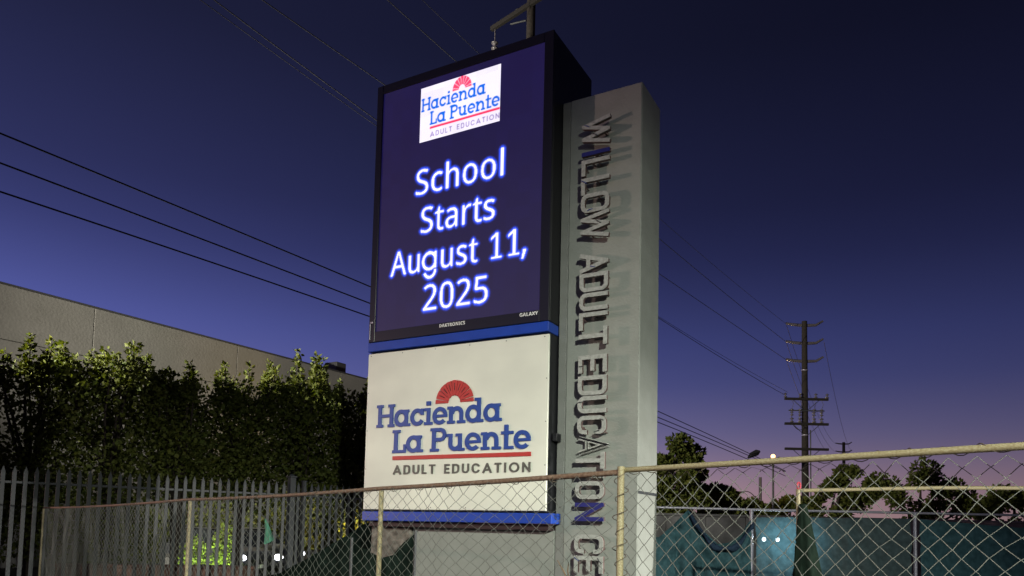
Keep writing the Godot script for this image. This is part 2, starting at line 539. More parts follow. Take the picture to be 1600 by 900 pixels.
func display_texture(x0: float, y1: float, pitch: float) -> ImageTexture:
	var px := PackedColorArray()
	px.resize(LW * LH)
	px.fill(Color(0.0075, 0.0055, 0.047))
	var words := message_mask(x0, y1, pitch)
	var thick := blank()
	for y in LH:
		for x in LW:
			var m := words[y * LW + x]
			for d in [[1, 0], [-1, 0], [0, 1], [0, -1]]:
				var a: int = x + d[0]
				var b: int = y + d[1]
				if a >= 0 and b >= 0 and a < LW and b < LH: m = maxf(m, words[b * LW + a] * 0.50)
			thick[y * LW + x] = m
	words = thick
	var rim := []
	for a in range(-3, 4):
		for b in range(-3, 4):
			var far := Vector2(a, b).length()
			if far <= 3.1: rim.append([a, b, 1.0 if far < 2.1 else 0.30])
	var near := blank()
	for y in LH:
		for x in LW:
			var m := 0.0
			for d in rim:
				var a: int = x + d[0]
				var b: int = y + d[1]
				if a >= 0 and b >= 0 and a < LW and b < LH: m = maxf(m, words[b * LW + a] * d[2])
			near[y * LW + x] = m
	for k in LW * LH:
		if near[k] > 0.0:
			px[k] = px[k].lerp(Color(0.03, 0.09, 1.0), near[k])  # glow halo round the words, painted into the picture
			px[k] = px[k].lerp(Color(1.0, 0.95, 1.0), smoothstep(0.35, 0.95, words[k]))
	# logo card
	var a0 := int((0.706 - x0) / pitch)
	var a1 := int((1.882 - x0) / pitch)
	var b0 := int((y1 - 7.188) / pitch)
	var b1 := int((y1 - 6.476) / pitch)
	for y in range(b0, b1):
		for x in range(a0, a1): px[y * LW + x] = Color(0.90, 0.84, 1.0)
	var s := 1.176 / 2.245
	var f := Transform2D(Vector2(s / pitch, 0), Vector2(0, -0.60 / pitch), Vector2((0.706 - 0.175 * s - x0) / pitch + 0.5, (y1 - 6.522 + 2.243 * 0.60) / pitch))
	var tint := {"blue": Color(0.0, 0.14, 0.80), "grey": Color(0.33, 0.24, 0.52), "bar": Color(0.95, 0.03, 0.12), "fan": Color(0.95, 0.06, 0.16)}
	for kind in tint:
		for part in logo_parts():
			if part[0] != kind: continue
			var mk := blank()
			for st in moved(part[2], f): fill(mk, st[1], st[0] == 1)
			for k in LW * LH:
				if mk[k] > 0.0: px[k] = px[k].lerp(tint[kind], mk[k])
	var im := Image.create(LW * 3, LH * 3, false, Image.FORMAT_RGB8)
	for y in LH:
		for x in LW:
			var c := px[y * LW + x]
			# each square module of lamps has its own strength
			var u := hash(Vector2i(x / 16, y / 16)) % 1000 / 1000.0
			c = c * (0.93 + 0.14 * u)
			var d := Color(c.r * 0.4, c.g * 0.4, c.b * 0.4).linear_to_srgb()
			im.fill_rect(Rect2i(x * 3, y * 3, 3, 3), d)
			im.fill_rect(Rect2i(x * 3, y * 3, 2, 2), c.linear_to_srgb())
	return ImageTexture.create_from_image(im)

# ------------------------------------------------------------------ the monument sign
func build_sign() -> void:
	var s := thing("monument_sign", "tall school monument sign with lit display, white logo panel and grey lettered pylon", "sign", Vector3(-1.890, 0, -9.660), -0.5059)
	var W := 2.598
	# display cabinet
	var cab := box("display_cabinet", Vector3(0.004, 3.957, -1.10), Vector3(2.596, 7.397, -0.012), M.black_metal, s, 0.01)
	tag(cab, "black metal cabinet holding the lit message display")
	var fr := new_st()
	bx(fr, Vector3(0.004, 3.957, -0.012), Vector3(0.098, 7.397, 0.020), 0.004)
	bx(fr, Vector3(2.476, 3.957, -0.012), Vector3(2.596, 7.397, 0.020), 0.004)
	bx(fr, Vector3(0.098, 7.286, -0.012), Vector3(2.476, 7.397, 0.020), 0.004)
	bx(fr, Vector3(0.098, 3.957, -0.012), Vector3(2.476, 4.092, 0.020), 0.004)
	obj("frame", fr, M.bezel, cab)
	var hinge := new_st()
	bx(hinge, Vector3(0.022, 3.99, 0.020), Vector3(0.034, 4.20, 0.030), 0.002)
	bx(hinge, Vector3(0.030, 4.20, 0.020), Vector3(0.075, 4.225, 0.034), 0.003)
	obj("latch", hinge, M.galvanised, cab)
	# screen, its picture is what the lamps show plus a painted blue halo
	var st := new_st()
	var c := [Vector3(0.098, 4.092, 0.002), Vector3(2.476, 4.092, 0.002), Vector3(2.476, 7.286, 0.002), Vector3(0.098, 7.286, 0.002)]
	var uvs := [Vector2(0, 1), Vector2(1, 1), Vector2(1, 0), Vector2(0, 0)]
	for k in [0, 2, 1, 0, 3, 2]:
		st.set_normal(Vector3.BACK)
		st.set_uv(uvs[k])
		st.add_vertex(c[k])
	var sm := mat("display", col(0.012, 0.0095, 0.011), 0.6)
	sm.emission_enabled = true
	sm.emission = Color.BLACK
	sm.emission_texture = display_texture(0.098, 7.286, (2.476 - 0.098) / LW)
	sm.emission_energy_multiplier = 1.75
	var scr := obj("display_screen", st, sm, cab)
	tag(scr, "lit display showing the school logo and a start date message")
	for w in [["DAKTRONICS", 1.109, 0.371, 4.056], ["GALAXY", 2.224, 0.239, 4.058]]:
		var tm := TextMesh.new()
		var f := SystemFont.new()
		f.font_names = PackedStringArray(["Droid Sans"])
		f.font_weight = 700
		tm.font = f
		tm.text = w[0]
		tm.font_size = 64
		tm.depth = 0.002
		tm.pixel_size = 0.001
		tm.horizontal_alignment = HORIZONTAL_ALIGNMENT_LEFT
		tm.vertical_alignment = VERTICAL_ALIGNMENT_CENTER
		var bb := tm.get_aabb()
		var o := inst("maker_name", tm, M.print_white, cab)
		var k: float = w[2] / bb.size.x
		o.scale = Vector3(k, 0.042 / bb.size.y, 1)
		o.position = Vector3(w[1] - bb.position.x * k, w[3] - (bb.position.y + bb.size.y / 2) * 0.042 / bb.size.y, 0.022)
	# blue bands
	box("blue_band", Vector3(0.004, 3.832, -0.24), Vector3(2.600, 3.949, 0.028), M.blue_band, s, 0.006)
	box("blue_band", Vector3(-0.012, 1.664, -0.235), Vector3(2.672, 1.782, 0.004), M.blue_band, s, 0.006)
	# logo panel and the dark box behind it
	box("panel_box", Vector3(0.012, 1.790, -1.08), Vector3(2.590, 3.828, -0.034), M.black_metal, s, 0.006)
	var pan := box("face_panel", Vector3(0, 1.807, -0.030), Vector3(W, 3.807, 0), M.panel, s, 0.003)
	tag(pan, "cream white panel with raised district logo")
	var mats := {"blue": M.logo_blue, "grey": M.logo_grey, "bar": M.logo_red, "fan": M.logo_red}
	var called := {"blue": "letter", "grey": "small_letter", "bar": "underline", "fan": "fan_blade"}
	for p in logo_parts():
		solid(called[p[0]], p[2], [[0.001, 0.014 if p[0] != "blue" else 0.019, mats[p[0]]]], pan)
	# narrow darker ribs on the fan blades
	var cuts := [0.0, 12.0, 37.0, 60.0, 80.0, 100.0, 120.0, 143.0, 168.0, 180.0]
	for k in range(1, 8):
		var a := deg_to_rad((cuts[k] + cuts[k + 1]) / 2)
		var rib := new_st()
		bx(rib, Vector3(0.15, -0.004, 0.015), Vector3(0.235, 0.004, 0.020), 0.002, Transform3D(Basis(Vector3.BACK, a), Vector3(1.352, 3.097, 0)))
		obj("fan_rib", rib, M.maroon, pan)
	var screw := new_st()
	for q in 6:
		for y in [1.835, 3.78]: bx(screw, Vector3(0.045 + q * 0.5 - 0.006, y - 0.006, 0), Vector3(0.045 + q * 0.5 + 0.006, y + 0.006, 0.004), 0.002)
	for q in range(1, 4):
		for x in [0.02, 2.578]: bx(screw, Vector3(x - 0.006, 1.83 + q * 0.49 - 0.006, 0), Vector3(x + 0.006, 1.83 + q * 0.49 + 0.006, 0.004), 0.002)
	tag(obj("screw_row", screw, M.screw, pan), "", "", "", "stuff")
	# lower structure
	box("base_beam", Vector3(0.02, 1.592, -0.90), Vector3(2.592, 1.662, -0.10), M.maroon, s, 0.006)
	box("plinth_wall", Vector3(0.612, 0, -0.882), Vector3(2.594, 1.590, -0.242), M.stucco, s, 0.01)
	tag(box("support_column", Vector3(-0.02, 0, -0.80), Vector3(0.608, 1.590, -0.20), M.bare_block, s, 0.012), "blotchy bare block column under the sign's left end")
	box("bracket", Vector3(2.604, 2.60, -0.235), Vector3(2.66, 2.69, -0.12), M.black_metal, s, 0.004)
	# pylon
	var py := box("pylon", Vector3(2.702, 0, -0.882), Vector3(3.583, 6.638, -0.242), M.stucco, s, 0.012)
	tag(py, "grey stucco pylon carrying vertical channel letters")
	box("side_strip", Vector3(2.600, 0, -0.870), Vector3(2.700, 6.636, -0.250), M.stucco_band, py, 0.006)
	var rail_shadow_strip := new_st()  # thin dark strip standing in for a fence rail's cast shadow
	bx(rail_shadow_strip, Vector3(3.584, 2.010, -0.886), Vector3(3.5865, 2.042, -0.244), 0.001)
	obj("rail_shadow_strip", rail_shadow_strip, M.steel_paint, py)
	var spans := [["W", 6.282, 5.957], ["I", 5.925, 5.815], ["L", 5.800, 5.615], ["L", 5.585, 5.390], ["O", 5.400, 5.180], ["W", 5.184, 4.873],
		["A", 4.705, 4.490], ["D", 4.478, 4.265], ["U", 4.250, 4.050], ["L", 4.028, 3.830], ["T", 3.860, 3.655],
		["E", 3.543, 3.345], ["D", 3.312, 3.095], ["U", 3.085, 2.895], ["C", 2.865, 2.660], ["A", 2.640, 2.445], ["T", 2.460, 2.275], ["I", 2.252, 2.150], ["O", 2.140, 1.945], ["N", 1.905, 1.703],
		["C", 1.557, 1.349], ["E", 1.325, 1.140], ["N", 1.095, 0.895], ["T", 0.870, 0.690], ["E", 0.665, 0.480], ["R", 0.455, 0.255]]
	rng.seed = 11
	for k in spans.size():
		var sp: Array = spans[k]
		var hgt := 0.340
		var w: float = (sp[1] - sp[2]) / hgt
		if sp[0] == "I": w = 0.17
		var x0 := 2.912 - (0.012 if k > 15 else 0.0)
		var f := Transform2D(Vector2(0, -hgt), Vector2(hgt, 0), Vector2(x0, (sp[1] + sp[2]) / 2 + w * hgt / 2))
		var steps := moved(cap(sp[0], w, 0.062 if sp[0] == "W" else 0.068, 0.17), f)
		var face: Material = M.letter_blue if k in [1, 19] else M.letter_face
		if k == 15:
			# this letter has lost its face: thin walls only
			steps = moved(cap("A", w, 0.062, 0.17), f)
			for inner in moved(cap("A", w, 0.034, 0.17), f): steps.append([0, inner[1]])
			tag(solid("letter", steps, [[-0.24, 0.085, M.letter_face]], py), "faceless channel letter with only its thin walls left")
			continue
		var lt := solid("letter", steps, [[-0.158, 0.036, M.letter_return], [-0.1225, 0.012, face]], py)
		# studs hold the letter off the wall
		var studs := 0
		for tries in 200:
			var sp2 := Vector2(x0 + rng.randf_range(0.08, 0.92) * hgt, lerpf(sp[1], sp[2], rng.randf_range(0.1, 0.9)))
			var on := 0
			for stp in steps:
				if Geometry2D.is_point_in_polygon(sp2, stp[1]): on = 1 if stp[0] == 1 else -9
			if on == 1 and studs < 3:
				var stud := CSGBox3D.new()
				stud.name = "stud"
				stud.size = Vector3(0.012, 0.012, 0.090)
				stud.position = Vector3(sp2.x, sp2.y, -0.197)
				stud.material = M.letter_return
				lt.add_child(stud, true)
				studs += 1
		if k in [1, 19]: tag(lt, "channel letter that still has its dark blue face")
		# loose wires left across the faces
		for q in (2 if k not in [1, 19] else 0):
			var at := Vector2(rng.randf_range(0.10, 0.9) * hgt + x0, lerpf(sp[1], sp[2], rng.randf_range(0.2, 0.9)))
			var ang := rng.randf_range(-0.9, 0.3)
			var dv := Vector2(cos(ang), sin(ang)) * rng.randf_range(0.02, 0.045)
			var hit := false
			for stp in steps:
				if stp[0] == 1 and Geometry2D.is_point_in_polygon(at, stp[1]): hit = true
			for stp in steps:
				if stp[0] == 0 and Geometry2D.is_point_in_polygon(at, stp[1]): hit = false
			if not hit: continue
			var wr := new_st()
			tube(wr, [Vector3(at.x - dv.x, at.y - dv.y, -0.108), Vector3(at.x, at.y, -0.100), Vector3(at.x + dv.x, at.y + dv.y, -0.108)], 0.004, 5)
			obj("wire", wr, M.letter_wire_blue if rng.randf() < 0.4 else M.letter_wire, py)

# ------------------------------------------------------------------ fences
# woven chain link between two feet, heights y0..y1, slightly slack
func chain_link(a: Vector3, b: Vector3, y0: float, y1: float, y2: float, sd: int, wide := 0.036, rad := 0.0022) -> ArrayMesh:
	var n := FastNoiseLite.new()
	n.seed = sd
	n.frequency = 0.9
	var along := (b - a)
	var length := along.length()
	along /= length
	var out := along.cross(Vector3.UP)
	var step := 0.036
	var wires := int(length / wide)
	var segs := int((y1 - y0) / step)
	var vs := PackedVector3Array()
	var ns := PackedVector3Array()
	var ix := PackedInt32Array()
	for w in wires:
		var first := vs.size()
		for k in segs + 1:
			var odd := (k + w) % 2
			var x := (w + odd) * wide
			var y := lerpf(y1, y2, x / length) - k * step
			var bulge := n.get_noise_2d(x, y) * 0.045 + (0.0022 if odd else -0.0022)
			var dy := n.get_noise_2d(x + 40.0, y) * 0.042 + n.get_noise_2d(x * 5.0, y * 5.0 + 9.0) * 0.008
			var dx := n.get_noise_2d(x, y + 70.0) * 0.042 + n.get_noise_2d(x * 5.0 + 30.0, y * 5.0) * 0.008
			var c := a + along * (x + dx) + Vector3.UP * (y + (dy if k > 0 else 0.0)) + out * bulge
			for e in 3:
				var an := TAU * e / 3.0
				var nn := along * cos(an) + out * sin(an)
				vs.append(c + nn * rad)
				ns.append(nn)
		for k in segs:
			for e in 3:
				var p := first + k * 3 + e
				var q := first + k * 3 + (e + 1) % 3
				ix.append_array([p, q + 3, q, p, p + 3, q + 3])
	var arr := []
	arr.resize(Mesh.ARRAY_MAX)
	arr[Mesh.ARRAY_VERTEX] = vs
	arr[Mesh.ARRAY_NORMAL] = ns
	arr[Mesh.ARRAY_INDEX] = ix
	var m := ArrayMesh.new()
	m.add_surface_from_arrays(Mesh.PRIMITIVE_TRIANGLES, arr)
	return m

func coil(st: SurfaceTool, a: Vector3, b: Vector3, r: float, turns: float, wobble: float, wire := 0.0018) -> void:
	var t := (b - a).normalized()
	var u := t.cross(Vector3.UP if absf(t.y) < 0.9 else Vector3.RIGHT).normalized()
	var v := t.cross(u)
	var pts := []
	var n := int(turns * 10)
	for k in n + 1:
		var f := float(k) / n
		var an := TAU * turns * f + sin(f * 17.0) * 0.8
		var rr := r + wobble * absf(sin(f * 31.0 + 1.0))
		pts.append(a.lerp(b, f) + (u * cos(an) + v * sin(an)) * rr)
	tube(st, pts, wire, 4, false)

func build_front_fences() -> void:
	var H := 1.865
	var p2 := Vector3(0.490, 0, -3.395)
	var p1 := Vector3(-0.837, 0, -4.864)
	var p0 := Vector3(-3.12, 0, -7.356)
	var pe := Vector3(-7.50, 0, -12.16)
	var tops := {p2: H, p1: 1.840, p0: 1.813, pe: 1.765}
	var l := thing("chain_link_fence", "rusty-railed chain link fence running away left in front of the sign", "fence", p1)
	var o := -p1
	# top rails with a slight sag
	for seg in [[p2, p1, 0.004], [p1, p0, 0.012], [p0, pe, 0.02]]:
		var pts := []
		for k in 9:
			var f := k / 8.0
			pts.append(o + (seg[0] as Vector3).lerp(seg[1], f) + Vector3.UP * (lerpf(tops[seg[0]], tops[seg[1]], f) - 4.0 * seg[2] * f * (1 - f)))
		var st := new_st()
		tube(st, pts, 0.0135, 12)
		obj("top_rail", st, M.rust_pipe, l)
	for p in [p1, p0, pe]:
		var st := new_st()
		tube(st, [o + p, o + p + Vector3.UP * (tops[p] - 0.014)], 0.0160, 12)
		obj("post", st, M.pale_pipe, l)
	var mesh := inst("chain_link_mesh", chain_link(o + p2 + Vector3(-0.03, 0, 0.0), o + pe, 0.03, H - 0.010, 1.757, 5, 0.056), M.wire, l)
	tag(mesh, "", "", "", "stuff")
	var tie := new_st()
	for seg in [[p2, p1, 7], [p1, p0, 10]]:
		for k in seg[2]:
			var f: float = (k + 0.5) / seg[2]
			var c: Vector3 = o + (seg[0] as Vector3).lerp(seg[1], f) + Vector3.UP * (lerpf(tops[seg[0]], tops[seg[1]], f) - 0.008)
			var t: Vector3 = ((seg[1] as Vector3) - (seg[0] as Vector3)).normalized()
			coil(tie, c - t * 0.02, c + t * 0.02, 0.0155, 1.6, 0.004)
	tag(obj("tie_wire", tie, M.tie_wire, l), "", "", "", "stuff")

	var pr := Vector3(1.60, 0, -2.09)
	var pq := Vector3(2.75, 0, -0.92)
	var r := thing("chain_link_fence", "pale yellowish pipe fence with wire twisted round its rail, right of the lettered pylon", "fence", p2)
	o = -p2
	var st := new_st()
	tube(st, [o + p2 + Vector3(0.018, H + 0.012, -0.02), o + pr + Vector3.UP * (H + 0.012), o + pq + Vector3.UP * (H + 0.012)], 0.0122, 12)
	obj("top_rail", st, M.pale_pipe, r)
	st = new_st()
	tube(st, [o + p2, o + p2 + Vector3.UP * (H + 0.026)], 0.0160, 14)
	obj("post", st, M.pale_pipe, r)
	st = new_st()
	tube(st, [o + pq, o + pq + Vector3.UP * H], 0.0160, 14)
	obj("post", st, M.pale_pipe, r)
	st = new_st()
	coil(st, o + p2 + Vector3(0.05, H + 0.012, -0.05), o + pr + Vector3.UP * (H + 0.012), 0.0140, 15, 0.004)
	coil(st, o + p2 + Vector3.UP * 0.6, o + p2 + Vector3.UP * (H + 0.015), 0.0180, 17, 0.018)
	tag(obj("tie_wire", st, M.tie_wire, r), "", "", "", "stuff")
	mesh = inst("chain_link_mesh", chain_link(o + p2 + Vector3(0.02, 0, -0.02), o + pq, 0.03, H - 0.004, H - 0.004, 9, 0.039), M.wire, r)
	tag(mesh, "", "", "", "stuff")
	# a dry twig caught in the mesh
	st = new_st()
	tube(st, [Vector3(0.34, 1.05, -3.72), Vector3(0.300, 1.32, -3.73), Vector3(0.262, 1.40, -3.71), Vector3(0.232, 1.452, -3.72)], [0.006, 0.005, 0.004, 0.002], 6)
	tube(st, [Vector3(0.300, 1.32, -3.73), Vector3(0.285, 1.40, -3.75), Vector3(0.288, 1.44, -3.74)], [0.004, 0.003, 0.0015], 5)
	tube(st, [Vector3(0.40, 0, -3.75), Vector3(0.37, 0.5, -3.74), Vector3(0.34, 1.05, -3.72)], [0.010, 0.008, 0.006], 6)
	tag(obj("dry_twig", st, M.twig, self), "thin bare dry twig standing behind the mesh below the pylon letters", "plant")

func build_picket_fence() -> void:
	var g0 := Vector3(-9.2, 0, -10.95)
	var g1 := Vector3(-4.30, 0, -14.77)
	var g2 := Vector3(-2.2, 0, -17.20)
	var picket := new_st()
	bx(picket, Vector3(-0.030, 0.08, -0.010), Vector3(0.030, 2.32, 0.010), 0.003)
	for s in [[-1.0, 0.0], [1.0, 0.0]]:
		tri(picket, Vector3(0.030 * s[0], 2.32, 0.010), Vector3(0, 2.42, 0.004), Vector3(0.030 * s[0], 2.32, -0.010), Vector3(s[0], 0.3, 0).normalized())
	for z in [0.010, -0.010]:
		tri(picket, Vector3(-0.030, 2.32, z), Vector3(0, 2.42, 0.004), Vector3(0.030, 2.32, z), Vector3(0, 0.1, signf(z)).normalized())
	var pm := picket.commit()
	for run in [[g0, g1, "grey pointed steel picket fence before the tall hedge, left of the square post"], [g1, g2, "grey pointed steel picket fence between the square post and the sign"]]:
		var a: Vector3 = run[0]
		var b: Vector3 = run[1]
		var d := (b - a).normalized()
		var f := thing("picket_fence", run[2], "fence", a, -atan2(d.z, d.x))
		var L := (b - a).length()
		var n := int(L / 0.150)
		for k in range(1, n):
			var o := inst("picket", pm, M.steel_paint, f)
			o.position.x = k * L / n
		for y in [0.35, 2.16]:
			box("rail", Vector3(0.02, y - 0.02, -0.052), Vector3(L - 0.02, y + 0.02, -0.012), M.steel_paint, f)
	var p := thing("gate_post", "square capped steel post standing in the picket fence", "post", g1 + Vector3(0, 0, 0), -0.7)
	box("shaft", Vector3(-0.06, 0, -0.06), Vector3(0.06, 2.50, 0.06), M.steel_paint, p, 0.008)
	var cp := new_st()
	bx(cp, Vector3(-0.075, 2.50, -0.075), Vector3(0.075, 2.53, 0.075), 0.006)
	lathe(cp, [Vector2(0.07, 2.53), Vector2(0.05, 2.56), Vector2(0.0, 2.575)], 4)
	obj("cap", cp, M.steel_paint, p)
	var p3 := thing("gate_post", "slimmer steel post just right of the square capped post", "post", g1 + Vector3(0.16, 0, -0.30), -0.7)
	box("shaft", Vector3(-0.035, 0, -0.035), Vector3(0.035, 2.44, 0.035), M.steel_paint, p3, 0.006)
	box("cap", Vector3(-0.045, 2.44, -0.045), Vector3(0.045, 2.46, 0.045), M.steel_paint, p3, 0.004)

# hanging sheet: top edge through points, drop to y, with folds
func drape(top: Array, bottom: float, folds: float, amp: float, sd: int, cols := 90, rows := 22) -> SurfaceTool:
	var n := FastNoiseLite.new()
	n.seed = sd
	n.frequency = 1.4
	var curve := Curve3D.new()
	for p in top: curve.add_point(p)
	var dir: Vector3 = (top[-1] - top[0])
	dir.y = 0
	dir = dir.normalized()
	var out := dir.cross(Vector3.UP)
	var ordered := []
	var x0: float = top[0].dot(dir)
	var x1: float = top[-1].dot(dir)
	var g := []
	for i in rows + 1:
		var line := []
		for j in cols + 1:
			var f := float(j) / cols
			var x := lerpf(x0, x1, f)
			# smooth the top edge between the given points
			var y: float = top[-1].y
			for k in top.size() - 1:
				var a: float = top[k].dot(dir)
				var b: float = top[k + 1].dot(dir)
				if x <= b + 1e-6:
					var t := clampf((x - a) / maxf(b - a, 1e-6), 0, 1)
					y = lerpf(top[k].y, top[k + 1].y, t)
					break
			var v := float(i) / rows
			var yy := lerpf(y, bottom, v)
			var base: Vector3 = (top[0] as Vector3).lerp(top[-1], f)
			var fold := sin(x * folds + n.get_noise_2d(x, 3.0) * 5.0 + (yy - bottom) * 0.8) * amp * (0.35 + 0.65 * v)
			fold += n.get_noise_2d(x * 1.6, yy * 1.6) * amp * 1.4
			# slack pulls folds into the dips of the edge
			fold += sin((yy - y) * 16.0 + n.get_noise_2d(x * 0.8, 9.0) * 3.0) * amp * 0.8 * exp(-v * 3.0)
			line.append(Vector3(base.x, yy, base.z) + out * fold)
		g.append(line)
	var st := new_st()
	sheet(st, g)
	return st

func build_inner_fences() -> void:
	# right: galvanised rail with teal wind cloth
	var f := thing("pipe_fence", "galvanised pipe fence with round top rail right of the pylon, behind the teal cloth", "fence", Vector3(3.808, 0, -12.0))
	var o := Vector3(-3.808, 0, 12.0)
	var st := new_st()
	tube(st, [o + Vector3(1.2, 1.995, -12.0), o + Vector3(3.8, 1.992, -12.0), o + Vector3(9.5, 2.0, -12.0)], 0.020, 10)
	obj("top_rail", st, M.galvanised, f)
	st = new_st()
	tube(st, [o + Vector3(3.85, 0.96, -12.04), o + Vector3(9.5, 1.00, -12.04)], 0.018, 10)
	obj("middle_rail", st, M.steel_paint, f)
	for x in [1.25, 3.808, 6.4, 9.4]:
		st = new_st()
		tube(st, [o + Vector3(x, 0, -12.0), o + Vector3(x, 1.99, -12.0)], 0.028, 10)
		lathe(st, [Vector2(0.034, 1.93), Vector2(0.034, 1.97), Vector2(0.0, 1.99)], 10, Transform3D(Basis(), o + Vector3(x, 0, -12.0)))
		obj("post", st, M.galvanised, f)
	var z := -11.93
	st = drape([Vector3(1.5, 1.62, z), Vector3(2.31, 1.52, z), Vector3(2.55, 1.72, z), Vector3(2.80, 1.968, z), Vector3(2.90, 1.84, z), Vector3(3.05, 1.62, z), Vector3(3.26, 1.438, z), Vector3(3.42, 1.46, z), Vector3(3.60, 1.58, z), Vector3(3.79, 1.83, z)], 0.12, 11.0, 0.075, 3)
	tag(obj("wind_cloth", st, M.teal_cloth, self), "sagging teal wind cloth tied up in a peak beside the pylon", "cloth")
	tag(obj("cloth_hem", hem([Vector3(2.80, 1.95, z + 0.07), Vector3(2.90, 1.80, z + 0.07), Vector3(3.05, 1.58, z + 0.08), Vector3(3.27, 1.40, z + 0.09), Vector3(3.45, 1.42, z + 0.08), Vector3(3.62, 1.55, z + 0.08), Vector3(3.80, 1.81, z + 0.07)], 0.13), M.navy_cloth, self), "navy rolled hem hanging in a loop along the sagging teal cloth", "cloth")
	st = drape([Vector3(3.86, 1.868, z), Vector3(4.50, 1.884, z), Vector3(6.3, 1.90, z)], 0.15, 13.0, 0.035, 5)
	tag(obj("wind_cloth", st, M.sheer_cloth, self), "sheer pale teal cloth panel with lamps glowing through it", "cloth")
	st = drape([Vector3(6.45, 1.90, z), Vector3(8.0, 1.80, z), Vector3(9.4, 1.92, z)], 0.15, 9.0, 0.04, 6)
	tag(obj("wind_cloth", st, M.teal_cloth, self), "plain teal wind cloth at the far right end of the pipe fence", "cloth")
	# tarp over a post nearer by
	var pp := thing("pipe_post", "yellowish fence post with a red ribbon on top, right of the pylon", "post", Vector3(3.034, 0, -8.0))
	st = new_st()
	tube(st, [Vector3(0, 0, 0), Vector3(0, 2.09, 0)], 0.022, 10)
	tube(st, [Vector3(0.01, 2.075, 0), Vector3(1.3, 2.115, 0.35), Vector3(2.6, 2.12, 0.7)], 0.020, 10)
	tube(st, [Vector3(2.6, 0, 0.7), Vector3(2.6, 2.12, 0.7)], 0.022, 10)
	obj("pipe", st, M.pale_pipe, pp)
	st = new_st()
	var loop := []
	for k in 17:
		var a := TAU * k / 16.0
		loop.append(Vector3(cos(a) * 0.017, 2.125 + sin(a) * 0.034, 0.02))
	tube(st, loop, 0.009, 6)
	obj("ribbon", st, M.red_ribbon, pp)
	var n := FastNoiseLite.new()
	n.seed = 77
	n.frequency = 1.2
	var g := []
	for i in 26:
		var v := i / 25.0
		var line := []
		for j in 49:
			var a := TAU * j / 48.0
			var r := 0.035 + 0.20 * pow(v, 0.8) + 0.05 * v * sin(a * 5.0 + n.get_noise_1d(v * 2.0) * 3.0) + 0.03 * v * sin(a * 9.0)
			line.append(Vector3(3.06 + 0.10 * v + cos(a) * r, 1.93 - 1.90 * v, -7.94 + sin(a) * r * 0.7))
		g.append(line)
	st = new_st()
	sheet(st, g)
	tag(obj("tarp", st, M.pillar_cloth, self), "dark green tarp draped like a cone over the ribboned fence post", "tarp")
	# left: black-green cloth behind and in front of the sign's foot
	var z2 := -11.3
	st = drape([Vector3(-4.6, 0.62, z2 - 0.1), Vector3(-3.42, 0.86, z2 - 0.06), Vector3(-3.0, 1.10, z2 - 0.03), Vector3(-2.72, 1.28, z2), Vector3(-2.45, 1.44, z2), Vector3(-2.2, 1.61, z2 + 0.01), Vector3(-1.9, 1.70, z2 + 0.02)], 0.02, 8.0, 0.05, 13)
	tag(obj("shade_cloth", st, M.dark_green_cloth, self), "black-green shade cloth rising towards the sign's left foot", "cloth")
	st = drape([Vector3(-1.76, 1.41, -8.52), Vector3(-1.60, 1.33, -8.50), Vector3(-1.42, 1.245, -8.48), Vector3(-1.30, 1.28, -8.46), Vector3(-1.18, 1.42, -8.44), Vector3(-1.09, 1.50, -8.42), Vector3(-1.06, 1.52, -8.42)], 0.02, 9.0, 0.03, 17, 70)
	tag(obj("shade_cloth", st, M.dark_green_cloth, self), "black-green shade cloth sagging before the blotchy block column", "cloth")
	for x in [[-1.78, -8.52, 1.46, "short dark stake holding up the left end of the sagging shade cloth"], [-1.055, -8.42, 1.56, "short dark stake holding up the right end of the sagging shade cloth"], [-1.86, -11.3, 1.75, "dark stake under the raised end of the rising shade cloth"], [-4.62, -11.4, 0.70, "dark stake at the low end of the rising shade cloth"]]:
		st = new_st()
		tube(st, [Vector3(x[0], 0, x[1]), Vector3(x[0], x[2], x[1])], 0.016, 8)
		tag(obj("stake", st, M.steel_paint, self), x[3], "stake")
	# scrap of green cloth snagged on the wire
	g = []
	for i in 13:
		var v := i / 12.0
		var line := []
		for j in 7:
			var u := j / 6.0 - 0.5
			line.append(Vector3(-2.010 + 0.046 * v + u * (0.010 + 0.072 * v), 1.636 - 0.190 * v + u * 0.04 * v, -6.20 + sin(v * 5 + u * 7) * 0.010))
		g.append(line)
	st = new_st()
	sheet(st, g)
	tag(obj("cloth_scrap", st, M.green_scrap, self), "small pointed green cloth scrap snagged behind the chain link", "cloth")

func hem(pts: Array, h: float) -> SurfaceTool:
	var c := Curve3D.new()
	for k in pts.size():
		var t: Vector3 = (pts[mini(k + 1, pts.size() - 1)] - pts[maxi(k - 1, 0)]) / 6.0
		c.add_point(pts[k], -t, t)
	var L := c.get_baked_length()
	var g := []
	for i in 9:
		var line := []
		for k in 61:
			var p := c.sample_baked(L * k / 60.0)
			var an := PI * i / 8.0
			line.append(p + Vector3(0, -h * 0.5 * (1.0 - cos(an)) * (0.75 + 0.25 * sin(k * 0.33)), sin(an) * 0.045))
		g.append(line)
	var st := new_st()
	sheet(st, g)
	return st

# ------------------------------------------------------------------ poles and lines
func line_point(s: float, y: float) -> Vector3:
	return Vector3(-0.75 + 0.64765 * s, y, -(22.0 + 0.76194 * s))

func overhead(label: String, c: Array, s0: float, s1: float, r: float, m: Material, group: String, called := "power_line") -> void:
	var pts := []
	for k in 41:
		var s := lerpf(s0, s1, k / 40.0)
		pts.append(line_point(s, c[0] * s * s + c[1] * s + c[2]))
	var st := new_st()
	tube(st, pts, r, 6)
	tag(obj(called, st, m, self), label, "wire" if called == "power_line" else "cable", group)

